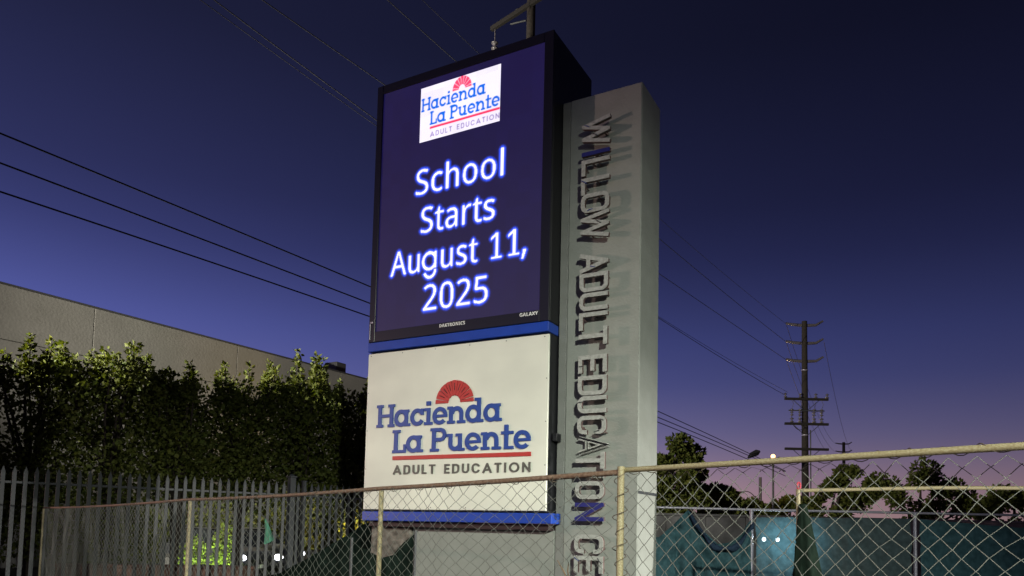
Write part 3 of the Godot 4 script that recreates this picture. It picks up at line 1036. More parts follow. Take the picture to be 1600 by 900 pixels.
func insulator(st: SurfaceTool, at: Vector3, down: bool, n := 4, k := 1.0) -> void:
	var rows := []
	for q in n:
		var y := q * 0.13 * k
		rows += [Vector2(0.03 * k, y), Vector2(0.085 * k, y + 0.03 * k), Vector2(0.075 * k, y + 0.06 * k), Vector2(0.03 * k, y + 0.075 * k)]
	rows.append(Vector2(0.0, n * 0.13 * k))
	lathe(st, rows, 12, Transform3D(Basis(Vector3.RIGHT, PI if down else 0.0), at))

func span(st: SurfaceTool, a: Vector3, b: Vector3, sag: float, r: float) -> void:
	var pts := []
	for k in 13:
		var f := k / 12.0
		pts.append(a.lerp(b, f) - Vector3.UP * 4.0 * sag * f * (1.0 - f))
	tube(st, pts, r, 5)

func pole(called: String, label: String, at: Vector3, h: float, r: float, full: bool) -> Node3D:
	var p := thing(called, label, "pole", at, 0.0, "wooden poles carrying the overhead lines")
	var st := new_st()
	tube(st, [Vector3(0, -0.3, 0), Vector3(0, h * 0.5, 0), Vector3(0, h, 0)], [r * 1.25, r * 1.05, r * 0.85], 14)
	obj("shaft", st, M.wood_pole, p)
	if not full: return p
	# three pairs of tilted insulator arms
	for y in [12.86, 11.88, 10.90]:
		for s in [-1.0, 1.0]:
			st = new_st()
			tube(st, [Vector3(s * 0.16, y + 0.02, 0), Vector3(s * 0.62, y + 0.05, 0), Vector3(s * 1.0, y + 0.12 + (0.0 if s < 0 else 0.16), 0)], [0.085, 0.075, 0.055], 10)
			obj("insulator_arm", st, M.porcelain, p)
	for y in [8.83, 7.50, 6.16]:
		box("crossarm", Vector3(-1.16, y - 0.065, 0.17), Vector3(1.16, y + 0.065, 0.29), M.wood_arm, p, 0.01)
		for s in [-1.0, 1.0]:
			st = new_st()
			tube(st, [Vector3(s * 0.12, y - 0.55, 0.16), Vector3(s * 0.7, y - 0.04, 0.18)], 0.018, 6)
			obj("brace", st, M.steel_paint, p)
	for x in [-1.12, -0.32, 0.5, 1.1]:
		st = new_st()
		insulator(st, Vector3(x, 8.895, 0.23), false, 2, 1.1)
		obj("insulator", st, M.porcelain, p)
	for x in [-0.78, -0.35, 0.4, 0.8]:
		st = new_st()
		insulator(st, Vector3(x, 8.30, 0.23), true, 3, 1.1)
		insulator(st, Vector3(x, 7.565, 0.23), false, 2, 1.2)
		tube(st, [Vector3(x, 8.77, 0.23), Vector3(x + 0.08, 8.55, 0.28), Vector3(x, 8.30, 0.23)], 0.012, 5)
		tube(st, [Vector3(x, 7.92, 0.23), Vector3(x - 0.06, 7.85, 0.26), Vector3(x, 7.80, 0.23)], 0.012, 5)
		obj("fuse", st, M.porcelain, p)
	box("fuse_bar", Vector3(-0.95, 8.18, 0.20), Vector3(0.95, 8.24, 0.26), M.steel_paint, p, 0.008)
	st = new_st()
	span(st, Vector3(-0.78, 7.5, 0.3), Vector3(-0.1, 7.35, 0.25), 0.25, 0.014)
	span(st, Vector3(-0.35, 7.5, 0.3), Vector3(0.05, 7.45, 0.25), 0.22, 0.014)
	obj("jumper", st, M.cable, p)
	st = new_st()
	for y in [10.4, 6.9]: tube(st, [Vector3(0, y, 0), Vector3(0, y + 0.05, 0)], r * 1.06, 14)
	obj("band", st, M.galvanised, p)
	st = new_st()
	tube(st, [Vector3(0.24, 0, 0.14), Vector3(0.24, 7.2, 0.14)], 0.035, 8)
	obj("conduit", st, M.steel_paint, p)
	return p

func build_lines() -> void:
	var far := pole("utility_pole", "tall dark utility pole with three crossarms at the right", Vector3(15.55, 0, -40.0), 13.1, 0.165, true)
	far.rotation.y = 0.0
	# pole behind the sign: only its top shows above the display
	var p := pole("utility_pole", "pole rising behind the sign's top with a stack of white insulators", Vector3(0.26, 0, -22.0), 19.5, 0.15, false)
	var st := new_st()
	bx(st, Vector3(-1.75, 17.42, -0.06), Vector3(1.75, 17.56, 0.06), 0.01, Transform3D(Basis(Vector3.UP, -0.78), Vector3(0.0, 0, 0.17)))
	obj("crossarm", st, M.wood_arm, p)
	for q in [Vector3(-1.12, 16.78, -0.95), Vector3(1.16, 17.58, 1.2)]:
		st = new_st()
		if q.x < 0:
			insulator(st, Vector3(q.x, 17.0, q.z), true, 5, 1.35)
			tube(st, [Vector3(q.x, 17.5, q.z), Vector3(q.x, 17.0, q.z)], 0.02, 6)
		else: insulator(st, q, false, 3, 1.3)
		obj("insulator", st, M.porcelain, p)
	st = new_st()
	tube(st, [Vector3(-0.15, 17.1, -0.05), Vector3(-0.62, 17.18, -0.35)], 0.03, 6)
	tube(st, [Vector3(-0.12, 17.46, -0.02), Vector3(-0.45, 17.60, -0.3)], 0.05, 6)
	obj("brace", st, M.steel_paint, p)
	pole("utility_pole", "small far utility pole beyond the right edge of the trees", Vector3(40.5, 0, -92.0), 13.1, 0.20, true)
	pole("utility_pole", "wooden utility pole standing outside the view to the left", line_point(-24.0, 0.0) + Vector3(0.9, 0, 0.5), 17.5, 0.17, false)
	var g := "thin power lines high over the sign"
	overhead("uppermost power line, cutting past the display's top edge", [0.00117, -0.14016, 14.6226], -24.0, 23.62, 0.012, M.aluminium_line, g)
	overhead("power line meeting the display's upper left corner", [0.0002, -0.0742, 12.63], -24.0, 23.62, 0.012, M.aluminium_line, g)
	overhead("third power line from the top, meeting the display's left edge", [0.00163, -0.13323, 11.2721], -24.0, 23.33, 0.012, M.aluminium_line, g)
	overhead("faint power line ending on the inner insulator of the top crossarm", [0.0016, -0.119, 11.19], -24.0, 23.9, 0.008, M.aluminium_line, g)
	overhead("faint power line ending on the pole's highest insulator arm", [0.00167, -0.146, 15.468], -24.0, 23.64, 0.008, M.aluminium_line, g)
	g = "three dark cables crossing behind the sign"
	overhead("highest of the three thick dark cables left of the sign", [-0.00064, -0.08006, 7.2235], -24.0, 23.5, 0.016, M.cable, g, "overhead_cable")
	overhead("middle one of the three thick dark cables left of the sign", [-0.00056, -0.06795, 6.854], -24.0, 23.5, 0.016, M.cable, g, "overhead_cable")
	overhead("lowest of the three thick dark cables left of the sign", [-0.0010, -0.05581, 6.5824], -24.0, 23.5, 0.016, M.cable, g, "overhead_cable")
	st = new_st()
	var a := line_point(19.3, 5.46)
	tube(st, [a + Vector3(-0.28, -0.16, 0.05), a + Vector3(-0.1, 0.0, 0.05), a + Vector3(0.2, 0.14, -0.05), a + Vector3(0.34, 0.20, -0.08)], [0.05, 0.13, 0.15, 0.05], 8)
	tag(obj("cable_splice", st, M.cable, self), "dark splice box hanging on the cables near the bright floodlight", "splice box")
	# lines going on past the tall pole
	var names := ["upper", "second", "third", "fourth"]
	var k := 0
	for q in [[Vector3(14.55, 12.98, -40), 12.9], [Vector3(14.55, 12.0, -40), 11.9], [Vector3(14.55, 11.02, -40), 10.9], [Vector3(16.6, 12.0, -40), 12.0]]:
		st = new_st()
		span(st, q[0], Vector3(39.5 if k < 3 else 41.5, q[1], -92.0), 1.2, 0.012)
		tag(obj("power_line", st, M.cable, self), "%s power line running on from the tall pole to the right" % names[k], "wire", "lines beyond the tall pole")
		k += 1

# ------------------------------------------------------------------ buildings and walls
func build_buildings() -> void:
	var b := thing("warehouse_building", "long grey-brown concrete warehouse behind the tall hedge", "building", Vector3(-11.53, 0, -31.04), 1.020)
	for k in 6:
		var x0 := -18.0 + k * 6.0
		box("wall_panel", Vector3(x0 + 0.010, 0, -0.20), Vector3(x0 + 5.990, 7.19, 0), M.wall_tilt, b, 0.012)
		box("wall_panel", Vector3(x0 + 0.010, 7.21, -0.20), Vector3(x0 + 5.990, 8.94, 0), M.wall_tilt, b, 0.012)
	box("joint_backing", Vector3(-18, 0, -0.24), Vector3(18, 8.93, -0.204), M.roof_metal, b)
	box("building_body", Vector3(-18, 0, -14.0), Vector3(18, 8.6, -0.244), M.wall_tilt, b, 0.02)
	box("parapet_cap", Vector3(-18.02, 8.944, -0.26), Vector3(18.02, 9.0, 0.035), M.roof_metal, b, 0.008)
	box("roof_vent", Vector3(7.4, 8.604, -2.4), Vector3(8.1, 9.95, -1.7), M.roof_metal, b, 0.03)
	var w := thing("panel_wall", "grey concrete panel wall behind the sagging teal cloth", "wall", Vector3(2.0, 0, -20.0))
	for k in 14:
		box("panel", Vector3(k * 1.05 + 0.006, 0, -0.12), Vector3(k * 1.05 + 1.044, 2.04, 0), M.wall_grey, w, 0.008)
	box("coping", Vector3(-0.02, 2.044, -0.15), Vector3(14.72, 2.11, 0.03), M.wall_grey, w, 0.01)
	var bw := thing("planter_wall", "low red-brown planter wall behind the picket fence", "wall", Vector3(-6.6, 0, -15.2), 0.18)
	box("wall_body", Vector3(-2.2, 0, -0.15), Vector3(1.45, 0.66, 0.15), M.brown_wall, bw, 0.01)
	box("coping", Vector3(-2.23, 0.664, -0.18), Vector3(1.48, 0.73, 0.18), M.brown_wall, bw, 0.012)

# ------------------------------------------------------------------ plants
# leaves: [[centre, radii, count], ...]
func crown(parent: Node, blobs: Array, size: float, m: Material, sd: int, gold := 0.08, called := "crown") -> void:
	rng.seed = sd
	var vs := PackedVector3Array()
	var ns := PackedVector3Array()
	var cs := PackedColorArray()
	for b in blobs:
		var c: Vector3 = b[0]
		var rad: Vector3 = b[1]
		var tone := rng.randf_range(0.75, 1.2)
		for q in int(b[2]):
			var d := Vector3(rng.randfn(), rng.randfn(), rng.randfn()).normalized()
			var f := pow(rng.randf(), 0.42)
			var p := c + d * rad * f
			var up := (d + Vector3(rng.randf_range(-1, 1), rng.randf_range(-0.6, 1.0), rng.randf_range(-1, 1))).normalized()
			var side := up.cross(Vector3(rng.randf_range(-1, 1), rng.randf_range(-1, 1), rng.randf_range(-1, 1))).normalized()
			var fold := side.cross(up)
			var s := size * rng.randf_range(0.45, 1.55)
			var v := tone * rng.randf_range(0.65, 1.3)
			var tint := Color(v * rng.randf_range(0.85, 1.15), v, v * rng.randf_range(0.7, 1.1))
			if rng.randf() < gold: tint = Color(2.4 * v, 1.75 * v, 0.8 * v)
			var tip := p + (up + fold * 0.06) * s
			var l := p + (side * -0.36 + up * 0.45 + fold * 0.10) * s
			var r := p + (side * 0.36 + up * 0.45 + fold * 0.10) * s
			for t in [[p, l, tip], [p, tip, r]]:
				var n: Vector3 = (t[2] - t[0]).cross(t[1] - t[0]).normalized()
				for e in 3:
					vs.append(t[e])
					ns.append(n)
					cs.append(tint)
	var arr := []
	arr.resize(Mesh.ARRAY_MAX)
	arr[Mesh.ARRAY_VERTEX] = vs
	arr[Mesh.ARRAY_NORMAL] = ns
	arr[Mesh.ARRAY_COLOR] = cs
	var mesh := ArrayMesh.new()
	mesh.add_surface_from_arrays(Mesh.PRIMITIVE_TRIANGLES, arr)
	inst(called, mesh, m, parent)

func limbs(parent: Node, base: Vector3, ends: Array, r: float, called := "trunk") -> void:
	var st := new_st()
	rng.seed = 500 + int(r * 1000) + ends.size()
	for e in ends:
		var fork: Vector3 = base + Vector3(0, (e.y - base.y) * 0.45, 0) + Vector3(rng.randf_range(-0.1, 0.1), 0, rng.randf_range(-0.1, 0.1))
		var mid: Vector3 = fork.lerp(e, 0.55) + Vector3(rng.randf_range(-0.15, 0.15), 0.1, rng.randf_range(-0.15, 0.15))
		tube(st, [base, fork, mid, e], [r, r * 0.7, r * 0.42, r * 0.12], 7)
	obj(called, st, M.bark, parent)

func build_hedge() -> void:
	# a row of tall shrubs behind the picket fence
	var n := 9
	var texts := ["tall hedge shrub at the row's far left end, beyond the view's edge", "tall hedge shrub just past the view's left edge", "leftmost tall hedge shrub in view", "second tall hedge shrub from the left edge of the view", "tall hedge shrub left of the warehouse wall joint", "tall hedge shrub below the warehouse wall joint, left of the gate post",
		"tall hedge shrub right behind the capped gate post", "tall hedge shrub beside the sign's left edge", "last tall hedge shrub, hidden behind the sign"]
	for k in n:
		var f := k / float(n - 1)
		var at := Vector3(-11.8, 0, -13.6).lerp(Vector3(-2.9, 0, -19.7), f)
		rng.seed = 900 + k
		var top: float = [4.9, 5.0, 5.05, 5.1, 5.0, 5.0, 5.4, 5.2, 5.1][k]
		var s := thing("hedge_shrub", texts[k], "shrub", at, 0.0, "tall shrubs in the hedge row")
		var blobs := []
		var ends := []
		for q in 13:
			var y := lerpf(2.35 if k in [4, 5, 6, 7] else 1.2, top - 0.70, q / 12.0)
			var c := Vector3(rng.randf_range(-0.45, 0.45), y, rng.randf_range(-0.45, 0.45))
			blobs.append([c, Vector3(0.85, 0.60, 0.80) * rng.randf_range(0.85, 1.15), 620])
			if q % 3 == 2: ends.append(c)
		var shoots := 11
		for q in shoots:
			# upright shoots on top
			var a := Vector3(rng.randf_range(-0.8, 0.8), top - 0.75, rng.randf_range(-0.75, 0.75))
			var hgt := rng.randf_range(0.30, 1.15)
			var lean := Vector3(rng.randf_range(-0.16, 0.16), 0, rng.randf_range(-0.16, 0.16))
			for e in 6:
				var v := (e + 0.5) / 6.0
				blobs.append([a + Vector3(0, hgt * v, 0) + lean * v, Vector3(0.14, 0.13, 0.14) * (1.35 - v), int(46 * (1.3 - v))])
			ends.append(a + Vector3(0, hgt * 0.9, 0) + lean)
		crown(s, blobs, 0.088, M.leaf, 1200 + k, 0.06)
		limbs(s, Vector3(0, -0.05, 0), ends, 0.060)

func small_shrub(called: String, label: String, at: Vector3, r: Vector3, m: Material, sd: int, count: int, size: float) -> void:
	var s := thing(called, label, "shrub", at)
	rng.seed = sd
	var blobs := []
	for q in 7:
		blobs.append([Vector3(rng.randf_range(-0.5, 0.5) * r.x, r.y * rng.randf_range(0.35, 0.8), rng.randf_range(-0.5, 0.5) * r.z), r * rng.randf_range(0.38, 0.55), count / 7])
	crown(s, blobs, size, m, sd + 1, 0.05)
	limbs(s, Vector3(0, -0.05, 0), [Vector3(0.1, r.y * 0.6, 0), Vector3(-0.12, r.y * 0.65, 0.05)], 0.04)

func tree(label: String, at: Vector3, spec: Array, count: int, size: float, sd: int, group := "trees beyond the inner fence") -> void:
	# spec: [x, y, z, radius] of each clump
	var t := thing("tree", label, "tree", at, 0.0, group)
	var blobs := []
	var ends := []
	rng.seed = sd
	for c in spec:
		var o := Vector3(c[0], c[1], c[2])
		var r: float = c[3]
		for q in 5:
			var d := Vector3(rng.randf_range(-1, 1), rng.randf_range(-0.8, 0.9), rng.randf_range(-1, 1)) * r * 0.6
			blobs.append([o + d, Vector3(1, 0.85, 1) * r * rng.randf_range(0.38, 0.62), count / 3])
		ends.append(o)
	crown(t, blobs, size, M.leaf, sd + 7, 0.0)
	limbs(t, Vector3(0, -0.1, 0), ends, 0.16)

func build_trees() -> void:
	tree("tall loose dark tree standing right beside the pylon's edge", Vector3(7.7, 0, -35.0), [[-0.55, 4.6, 0, 0.72], [-0.95, 4.0, 0.2, 0.6], [-0.9, 2.9, 0, 0.8], [0.05, 5.4, 0.2, 0.75], [0.65, 5.15, 0, 0.62], [-0.75, 3.6, 0, 0.75], [0.2, 4.2, 0.3, 0.7], [0.95, 4.4, -0.1, 0.38], [0.3, 3.2, 0, 0.7], [-0.4, 2.6, 0, 0.8], [0.9, 3.0, 0.2, 0.5]], 700, 0.17, 31)
	tree("rounded dark tree right of the tall loose tree", Vector3(10.0, 0, -37.0), [[-1.1, 3.3, 0, 0.9], [0, 3.5, 0, 0.9], [0.8, 3.1, 0.2, 0.8], [-0.6, 2.2, 0.2, 1.0], [0.7, 1.9, 0, 1.0], [1.6, 2.3, 0, 0.7]], 800, 0.17, 35)
	tree("low broad dark tree left of the far street lamp", Vector3(14.6, 0, -46.0), [[-2.3, 3.0, 0, 1.0], [-1.2, 3.3, 0, 0.9], [-0.2, 2.9, 0, 0.9], [0.9, 2.7, 0, 0.9], [-1.2, 1.9, 0, 1.1], [0.6, 1.7, 0, 1.1]], 800, 0.20, 39)
	tree("peaked dark tree right before the far street lamp", Vector3(18.7, 0, -52.0), [[-1.3, 3.0, 0, 1.0], [-0.2, 3.9, 0, 0.85], [0.6, 3.5, 0.3, 0.8], [1.5, 2.9, 0, 0.9], [0.2, 2.2, 0, 1.2], [2.3, 2.0, 0, 0.9]], 800, 0.20, 43)
	tree("dark tree at the foot of the tall utility pole", Vector3(15.9, 0, -37.5), [[-0.9, 3.0, 0, 0.6], [0.2, 3.9, 0, 0.75], [0.9, 4.6, 0, 0.7], [1.2, 3.2, 0, 0.9], [0.1, 2.2, 0, 0.9], [2.1, 3.9, 0, 0.8]], 800, 0.17, 47)
	tree("bushy dark tree beyond the right edge of the tall pole", Vector3(19.6, 0, -36.5), [[-1.0, 3.6, 0, 1.0], [0.2, 4.4, 0, 1.0], [1.3, 3.9, 0, 1.0], [0.1, 2.6, 0, 1.2], [2.4, 3.1, 0, 1.0]], 800, 0.17, 53)
	tree("dark tree near the far right edge of the view", Vector3(23.4, 0, -35.5), [[-1.0, 3.0, 0, 1.0], [0.2, 3.7, 0, 1.0], [1.3, 3.2, 0, 1.0], [0.1, 2.0, 0, 1.2]], 800, 0.17, 57)
	small_shrub("garden_shrub", "bright lit green shrub seen through the pickets at left", Vector3(-7.34, 0, -19.7), Vector3(0.44, 1.42, 0.44), M.leaf, 71, 2200, 0.075)
	small_shrub("garden_shrub", "yellow lit shrub behind the pickets next to the sign", Vector3(-5.9, 0, -28.5), Vector3(0.8, 2.15, 0.7), M.leaf, 75, 2200, 0.10)
	small_shrub("garden_shrub", "added dark shrub covering the lit warehouse foot behind the nearer car", Vector3(-11.2, 0, -27.6), Vector3(2.6, 2.4, 1.3), M.leaf, 83, 3500, 0.13)  # this and the next two are added to keep the lamp-lit wall dark
	small_shrub("garden_shrub", "added dark shrub covering the lit warehouse foot behind the farther car", Vector3(-9.3, 0, -30.6), Vector3(2.6, 2.5, 1.3), M.leaf, 87, 3500, 0.13)
	small_shrub("garden_shrub", "added dark shrub covering the lit warehouse foot close to the sign", Vector3(-7.2, 0, -33.4), Vector3(2.6, 2.6, 1.3), M.leaf, 91, 3500, 0.13)
	small_shrub("garden_shrub", "short lit green shrub at the photo's left edge", Vector3(-8.05, 0, -19.4), Vector3(0.5, 1.0, 0.5), M.leaf, 79, 1600, 0.075)

# ------------------------------------------------------------------ vehicles
func loft(st: SurfaceTool, stations: Array) -> void:
	var g := []
	for s in stations:
		var line := []
		for k in 29:
			var a := TAU * k / 28.0
			var cx := cos(a)
			var sy := sin(a)
			line.append(Vector3(s[1] * signf(cx) * pow(absf(cx), 0.45), (s[2] + s[3]) / 2 + (s[3] - s[2]) / 2 * signf(sy) * pow(absf(sy), 0.5), s[0]))
		g.append(line)
	sheet(st, g)

func car(label: String, at: Vector3, turn: float, paint: Material, beam: float) -> Node3D:
	var c := thing("parked_car", label, "car", at, turn, "cars with their headlights on")
	var st := new_st()
	loft(st, [[2.16, 0.30, 0.45, 0.55], [2.12, 0.72, 0.30, 0.72], [1.9, 0.85, 0.22, 0.80], [1.2, 0.89, 0.20, 0.90], [0.5, 0.90, 0.20, 0.96], [-0.8, 0.90, 0.20, 0.98], [-1.7, 0.88, 0.22, 0.96], [-2.05, 0.80, 0.30, 0.88], [-2.14, 0.4, 0.45, 0.7]])
	obj("body", st, paint, c)
	st = new_st()
	loft(st, [[1.15, 0.70, 0.86, 0.90], [0.45, 0.68, 0.86, 1.34], [0.1, 0.66, 0.86, 1.42], [-0.9, 0.66, 0.86, 1.42], [-1.4, 0.66, 0.86, 1.28], [-1.85, 0.68, 0.86, 0.92]])
	obj("window", st, M.car_glass, c)
	st = new_st()
	loft(st, [[0.30, 0.55, 1.385, 1.40], [0.1, 0.64, 1.385, 1.435], [-0.9, 0.64, 1.385, 1.435], [-1.15, 0.55, 1.36, 1.39]])
	obj("roof", st, paint, c)
	for x in [-0.80, 0.80]:
		for z in [1.32, -1.30]:
			var wh := new_st()
			var xf := Transform3D(Basis(Vector3.BACK, PI / 2), Vector3(x, 0.31, z))
			lathe(wh, [Vector2(0.0, -0.09), Vector2(0.2, -0.1), Vector2(0.29, -0.10), Vector2(0.31, -0.07), Vector2(0.31, 0.07), Vector2(0.29, 0.10), Vector2(0.2, 0.10), Vector2(0.0, 0.09)], 20, xf)
			var tyre := obj("wheel", wh, M.rubber, c)
			var rm := new_st()
			lathe(rm, [Vector2(0.19, -0.108), Vector2(0.10, -0.112), Vector2(0.0, -0.106)] if x > 0 else [Vector2(0.19, 0.108), Vector2(0.10, 0.112), Vector2(0.0, 0.106)], 16, xf)
			obj("rim", rm, M.rim, tyre)
	for x in [-0.62, 0.62]:
		st = new_st()
		lathe(st, [Vector2(0.15, 0.0), Vector2(0.13, 0.035), Vector2(0.08, 0.06), Vector2(0.0, 0.07)], 14, Transform3D(Basis(Vector3.RIGHT, PI / 2).scaled(Vector3(1.15, 0.62, 1)), Vector3(x, 0.60, 2.12)))
		obj("headlight", st, M.headlight_glow, c)
		if beam > 0.0:
			var l := SpotLight3D.new()
			l.name = "headlight_beam"
			l.position = Vector3(x, 0.60, 2.22)
			l.rotation = Vector3(-0.02, PI, 0)
			l.light_energy = beam
			l.light_color = Color(1.0, 0.97, 0.90)
			l.light_size = 0.06
			l.spot_angle = 24.0
			l.spot_angle_attenuation = 1.0
			l.spot_range = 60.0
			l.spot_attenuation = 2.0
			l.shadow_enabled = true
			c.add_child(l, true)
	box("grille", Vector3(-0.36, 0.42, 2.135), Vector3(0.36, 0.56, 2.165), M.plastic, c, 0.01)
	box("number_plate", Vector3(-0.16, 0.30, 2.13), Vector3(0.16, 0.40, 2.15), M.print_white, c, 0.003)
	return c

func build_vehicles() -> void:
	car("dark car with its headlights on, nearer one behind the picket fence", Vector3(-8.93, 0, -23.3), 0.927, M.car_paint_dark, 6.0)
	car("grey car with its headlights on, farther one behind the picket fence", Vector3(-9.15, 0, -26.5), 0.927, M.car_paint_grey, 6.0)

# ------------------------------------------------------------------ lamps
func lamp_head(p: Node3D, at: Vector3, aim: Vector3, energy: float, color: Color, angle: float, blend: float, m: Material, k := 1.0) -> void:
	var dir := (aim - at).normalized()
	var side := dir.cross(Vector3.UP).normalized()
	var up := side.cross(dir)
	var xf := Transform3D(Basis(side, -dir, up).scaled(Vector3.ONE * k), at)
	var st := new_st()
	lathe(st, [Vector2(0.0, 0.20), Vector2(0.10, 0.19), Vector2(0.15, 0.08), Vector2(0.17, 0.0)], 16, xf)
	obj("lamp_housing", st, M.lamp_metal, p)
	st = new_st()
	lathe(st, [Vector2(0.15, 0.02), Vector2(0.10, 0.005), Vector2(0.0, 0.0)], 16, xf)
	obj("lamp_lens", st, m, p)
	var l := SpotLight3D.new()
	l.name = "lamp_beam"
	p.add_child(l, true)
	l.transform = Transform3D(Basis.looking_at(dir, Vector3.UP if absf(dir.y) < 0.95 else Vector3.RIGHT), at + dir * 0.06 * k)
	l.light_energy = energy
	l.light_color = color
	l.light_size = 0.14 * k
	l.spot_angle = angle
	l.spot_angle_attenuation = blend
	l.spot_range = 80.0
	l.spot_attenuation = 2.0
	l.shadow_enabled = true

func lamp_post(label: String, at: Vector3, h: float, reach: Vector3, aim: Vector3, energy: float, color: Color, angle: float, blend: float) -> void:
	var p := thing("street_lamp", label, "lamp", at, 0.0, "lamps that light the sign from outside the view")
	var st := new_st()
	tube(st, [Vector3.ZERO, Vector3(0, h * 0.6, 0), Vector3(0, h + 0.1, 0)], [0.10, 0.075, 0.06], 12)
	tube(st, [Vector3(0, h, 0), Vector3(0, h + 0.22, 0) + reach * 0.5, Vector3(0, h + 0.18, 0) + reach], 0.04, 8)
	obj("post", st, M.lamp_metal, p)
	lamp_head(p, Vector3(0, h, 0) + reach, aim - at, energy, color, angle, blend, M.lamp_glow)

func globe_lamp(called: String, label: String, at: Vector3, h: float, r: float, m: Material, energy: float, color: Color) -> void:
	var p := thing(called, label, "lamp", at)
	var st := new_st()
	tube(st, [Vector3.ZERO, Vector3(0, h - r, 0)], [0.09, 0.06], 12)
	lathe(st, [Vector2(0.09, h - r - 0.10), Vector2(0.12, h - r - 0.02), Vector2(0.10, h - r + 0.01)], 12)
	obj("post", st, M.lamp_metal, p)
	st = new_st()
	var rows := []
	for k in 11: rows.append(Vector2(sin(PI * k / 10.0) * r, h - cos(PI * k / 10.0) * r))
	lathe(st, rows, 18)
	obj("lamp_globe", st, m, p)
	if energy > 0.0:
		var l := OmniLight3D.new()
		l.name = "lamp_light"
		l.position = Vector3(0, h, 0)
		l.light_energy = energy
		l.light_color = color
		l.light_size = r * 0.9
		l.omni_range = 60.0
		l.omni_attenuation = 2.0
		l.shadow_enabled = true
		p.add_child(l)

func build_lamps() -> void:
	# street lamp behind the viewer: the main light on the sign
	lamp_post("street lamp behind the viewer lighting the sign's front", Vector3(4.6, 0, 12.6), 7.2, Vector3(-0.8, 0, -1.0), Vector3(0.6, -1.7, -8.0), 545.0, Color(0.97, 1.0, 0.92), 24.0, 1.0)
	# lot lamp far to the left: long weak shadows on the pylon
	lamp_post("low lot lamp far left of the view", Vector3(-19.6, 0, -7.2), 3.7, Vector3(0.5, 0, -0.1), Vector3(0.6, 3.4, -8.6), 105.0, Color(1.0, 0.84, 0.78), 26.0, 0.6)
	# globe lamp behind the hedge, outside the frame
	lamp_post("tall lot lamp far left of the view aimed along the hedge top", Vector3(-18.2, 0, -9.2), 6.6, Vector3(0.25, 0, -0.2), Vector3(-9.0, 7.8, -21.0), 1500.0, Color(1.0, 0.97, 0.88), 36.0, 0.8)
	# flood light low on the right, washing the pylon's side
	var f := thing("flood_lamp", "low flood lamp on a stand right of the view lighting the pylon's side", "lamp", Vector3(13.2, 0, -2.6))
	var st := new_st()
	for k in 3:
		var a := TAU * k / 3.0
		tube(st, [Vector3(0, 0.7, 0), Vector3(cos(a) * 0.4, 0.0, sin(a) * 0.4)], 0.016, 6)
	tube(st, [Vector3(0, 0.6, 0), Vector3(0, 1.2, 0)], 0.02, 8)
	obj("stand", st, M.lamp_metal, f)
	lamp_head(f, Vector3(0, 1.3, 0), Vector3(1.6, 0.0, -8.4) - Vector3(13.2, 0, -2.6), 290.0, Color(1.0, 0.99, 0.94), 17.0, 1.0, M.work_lamp_glow)
	# bright floodlight over the right rail, far away
	globe_lamp("floodlight_pole", "bright warm floodlight glowing just above the right fence rail", Vector3(17.31, 0, -50.0), 6.80, 0.145, M.floodlight_glow, 16.0, Color(1.0, 0.82, 0.55))
	# unlit far street lamp with a curved arm
	var s := thing("street_lamp", "small unlit street lamp with curved arm above the far trees", "lamp", Vector3(19.75, 0, -60.0))
	st = new_st()
	tube(st, [Vector3.ZERO, Vector3(0, 6.15, 0)], [0.14, 0.11], 10)
	var ap := []
	for k in 9:
		var v := k / 8.0
		ap.append(Vector3(-0.1 - 1.25 * v, 4.15 + 0.85 * sin(v * PI * 0.62), 0))
	tube(st, ap, 0.035, 6)
	obj("post", st, M.lamp_metal, s)
	box("lamp_housing", Vector3(-1.75, 4.84, -0.12), Vector3(-1.3, 4.98, 0.12), M.lamp_metal, s, 0.04)
	# twin work lamp behind the sheer cloth
	var w := thing("work_lamp", "twin work lamp on a stand glowing behind the sheer teal cloth", "lamp", Vector3(4.322, 0, -12.62))
	st = new_st()
	for k in 3:
		var a := TAU * k / 3.0 + 0.4
		tube(st, [Vector3(0, 0.8, 0), Vector3(cos(a) * 0.45, 0.0, sin(a) * 0.45)], 0.014, 6)
	tube(st, [Vector3(0, 0.7, 0), Vector3(0, 1.42, 0)], 0.018, 8)
	tube(st, [Vector3(-0.15, 1.42, 0), Vector3(0.15, 1.42, 0)], 0.014, 6)
	obj("stand", st, M.lamp_metal, w)
	for x in [-0.112, 0.112]:
		lamp_head(w, Vector3(x, 1.522, 0.02), Vector3(x * 2.0, 1.40, 4.0), 1.2, Color(0.86, 0.95, 1.0), 60.0, 1.0, M.work_lamp_glow, 0.22)
	# small ground lights added to brighten the shrubs behind the picket fence
	for q in [[Vector3(-7.2, 0, -18.75), Vector3(-7.34, 0.95, -19.7), 12.0, Color(0.85, 1.0, 0.62), "small added ground light brightening the green shrub"], [Vector3(-5.5, 0, -27.3), Vector3(-5.9, 1.5, -28.5), 42.0, Color(1.0, 0.84, 0.45), "small added ground light brightening the yellow lit shrub"], [Vector3(-7.9, 0, -18.5), Vector3(-8.05, 0.6, -19.4), 8.0, Color(0.85, 1.0, 0.62), "small added ground light brightening the short green shrub"]]:
		var gl := thing("added_ground_light", q[4], "lamp", q[0])
		box("spike", Vector3(-0.015, 0, -0.015), Vector3(0.015, 0.14, 0.015), M.lamp_metal, gl)
		lamp_head(gl, Vector3(0, 0.22, 0), q[1] - q[0], q[2], q[3], 50.0, 0.8, M.lamp_glow, 0.4)

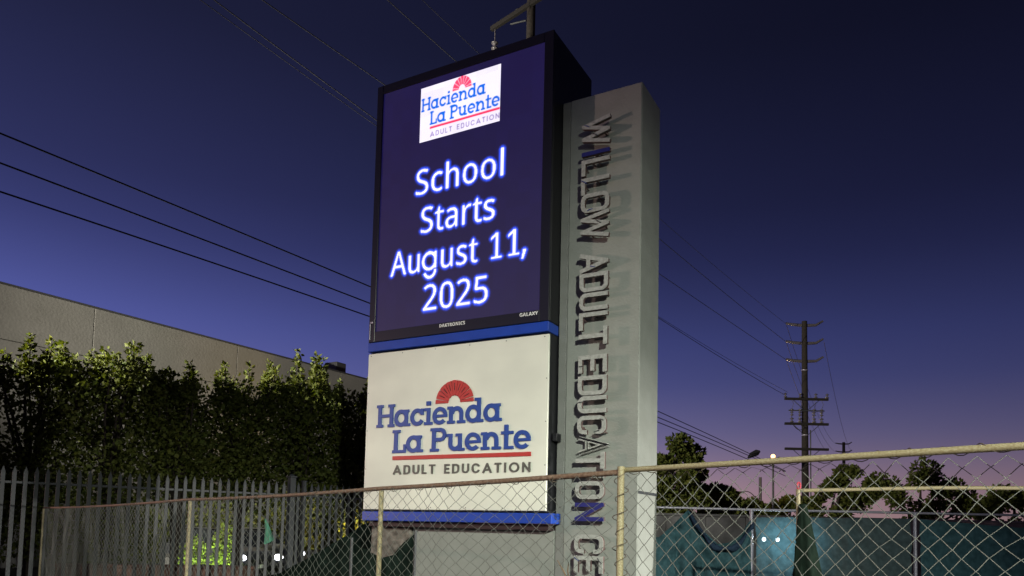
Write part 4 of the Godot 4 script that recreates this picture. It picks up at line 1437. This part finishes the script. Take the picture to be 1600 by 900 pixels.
# ------------------------------------------------------------------ sky
func dusk_sky() -> ImageTexture:
	# clear evening sky: rose at the horizon, blue above, night overhead; brighter towards the sunset
	var w := 512
	var h := 256
	var stops := [[-90.0, Vector3(16, 15, 22)], [0.0, Vector3(184, 148, 146)], [3.3, Vector3(168, 139, 154)], [7.0, Vector3(112, 106, 148)], [11.0, Vector3(76, 80, 134)], [14.0, Vector3(63, 69, 124)], [19.5, Vector3(42, 46, 88)], [23.0, Vector3(34, 37, 72)], [33.0, Vector3(22, 24, 47)], [50.0, Vector3(15, 16, 34)], [90.0, Vector3(11, 12, 26)]]
	var im := Image.create(w, h, false, Image.FORMAT_RGBF)
	for y in h:
		var e := 90.0 - 180.0 * (y + 0.5) / h
		var c := Vector3.ZERO
		for k in stops.size() - 1:
			if e >= stops[k][0] and e <= stops[k + 1][0]:
				var t: float = (e - stops[k][0]) / (stops[k + 1][0] - stops[k][0])
				c = (stops[k][1] as Vector3).lerp(stops[k + 1][1], t)
		var lin := Color(c.x / 255.0, c.y / 255.0, c.z / 255.0).srgb_to_linear()
		for x in w:
			# azimuth measured from straight ahead, to the right
			var az := TAU * (x + 0.5) / w
			var k := exp(1.0 * (cos(az + 1.3) - cos(1.3)))
			im.set_pixel(x, y, Color(lin.r * k, lin.g * k, lin.b * k))
	return ImageTexture.create_from_image(im)

func _ready() -> void:
	# camera: eye 1.6 m up, looking slightly upwards with a raised lens
	var cam := Camera3D.new()
	cam.name = "camera"
	cam.projection = Camera3D.PROJECTION_FRUSTUM
	cam.near = 0.1
	cam.far = 600.0
	cam.size = 0.1 * 900.0 / 1181.85
	cam.frustum_offset = Vector2(0, 0.1 * 290.58 / 1181.85)
	cam.position = Vector3(0, 1.6, 0)
	cam.basis = Basis(Vector3.RIGHT, 0.0724) * Basis(Vector3.BACK, 0.0230)
	cam.current = true
	add_child(cam)
	var we := WorldEnvironment.new()
	we.name = "environment"
	var env := Environment.new()
	env.background_mode = Environment.BG_SKY
	var sk := Sky.new()
	var pm := PanoramaSkyMaterial.new()
	pm.panorama = dusk_sky()
	sk.sky_material = pm
	env.sky = sk
	env.background_energy_multiplier = 1.0
	env.tonemap_mode = Environment.TONE_MAPPER_LINEAR
	env.tonemap_exposure = 1.0
	env.sdfgi_enabled = true
	env.ssao_enabled = true
	env.ssil_enabled = true
	we.environment = env
	add_child(we)
	materials()
	build_lamps()

	# ground
	var st := new_st()
	quad(st, Vector3(-300, 0, 100), Vector3(300, 0, 100), Vector3(300, 0, -400), Vector3(-300, 0, -400), Vector3.UP)
	struct("ground", st, M.asphalt)
	st = new_st()
	bx(st, Vector3(-12.0, -0.05, -1.1), Vector3(12.0, 0.10, 2.4), 0.02, Transform3D(Basis(Vector3.UP, 0.8), Vector3(0.2, 0, 0.6)))
	struct("sidewalk", st, M.concrete)
	build_buildings()
	build_sign()
	build_picket_fence()
	build_inner_fences()
	build_front_fences()
	build_lines()
	build_hedge()
	build_trees()
	build_vehicles()
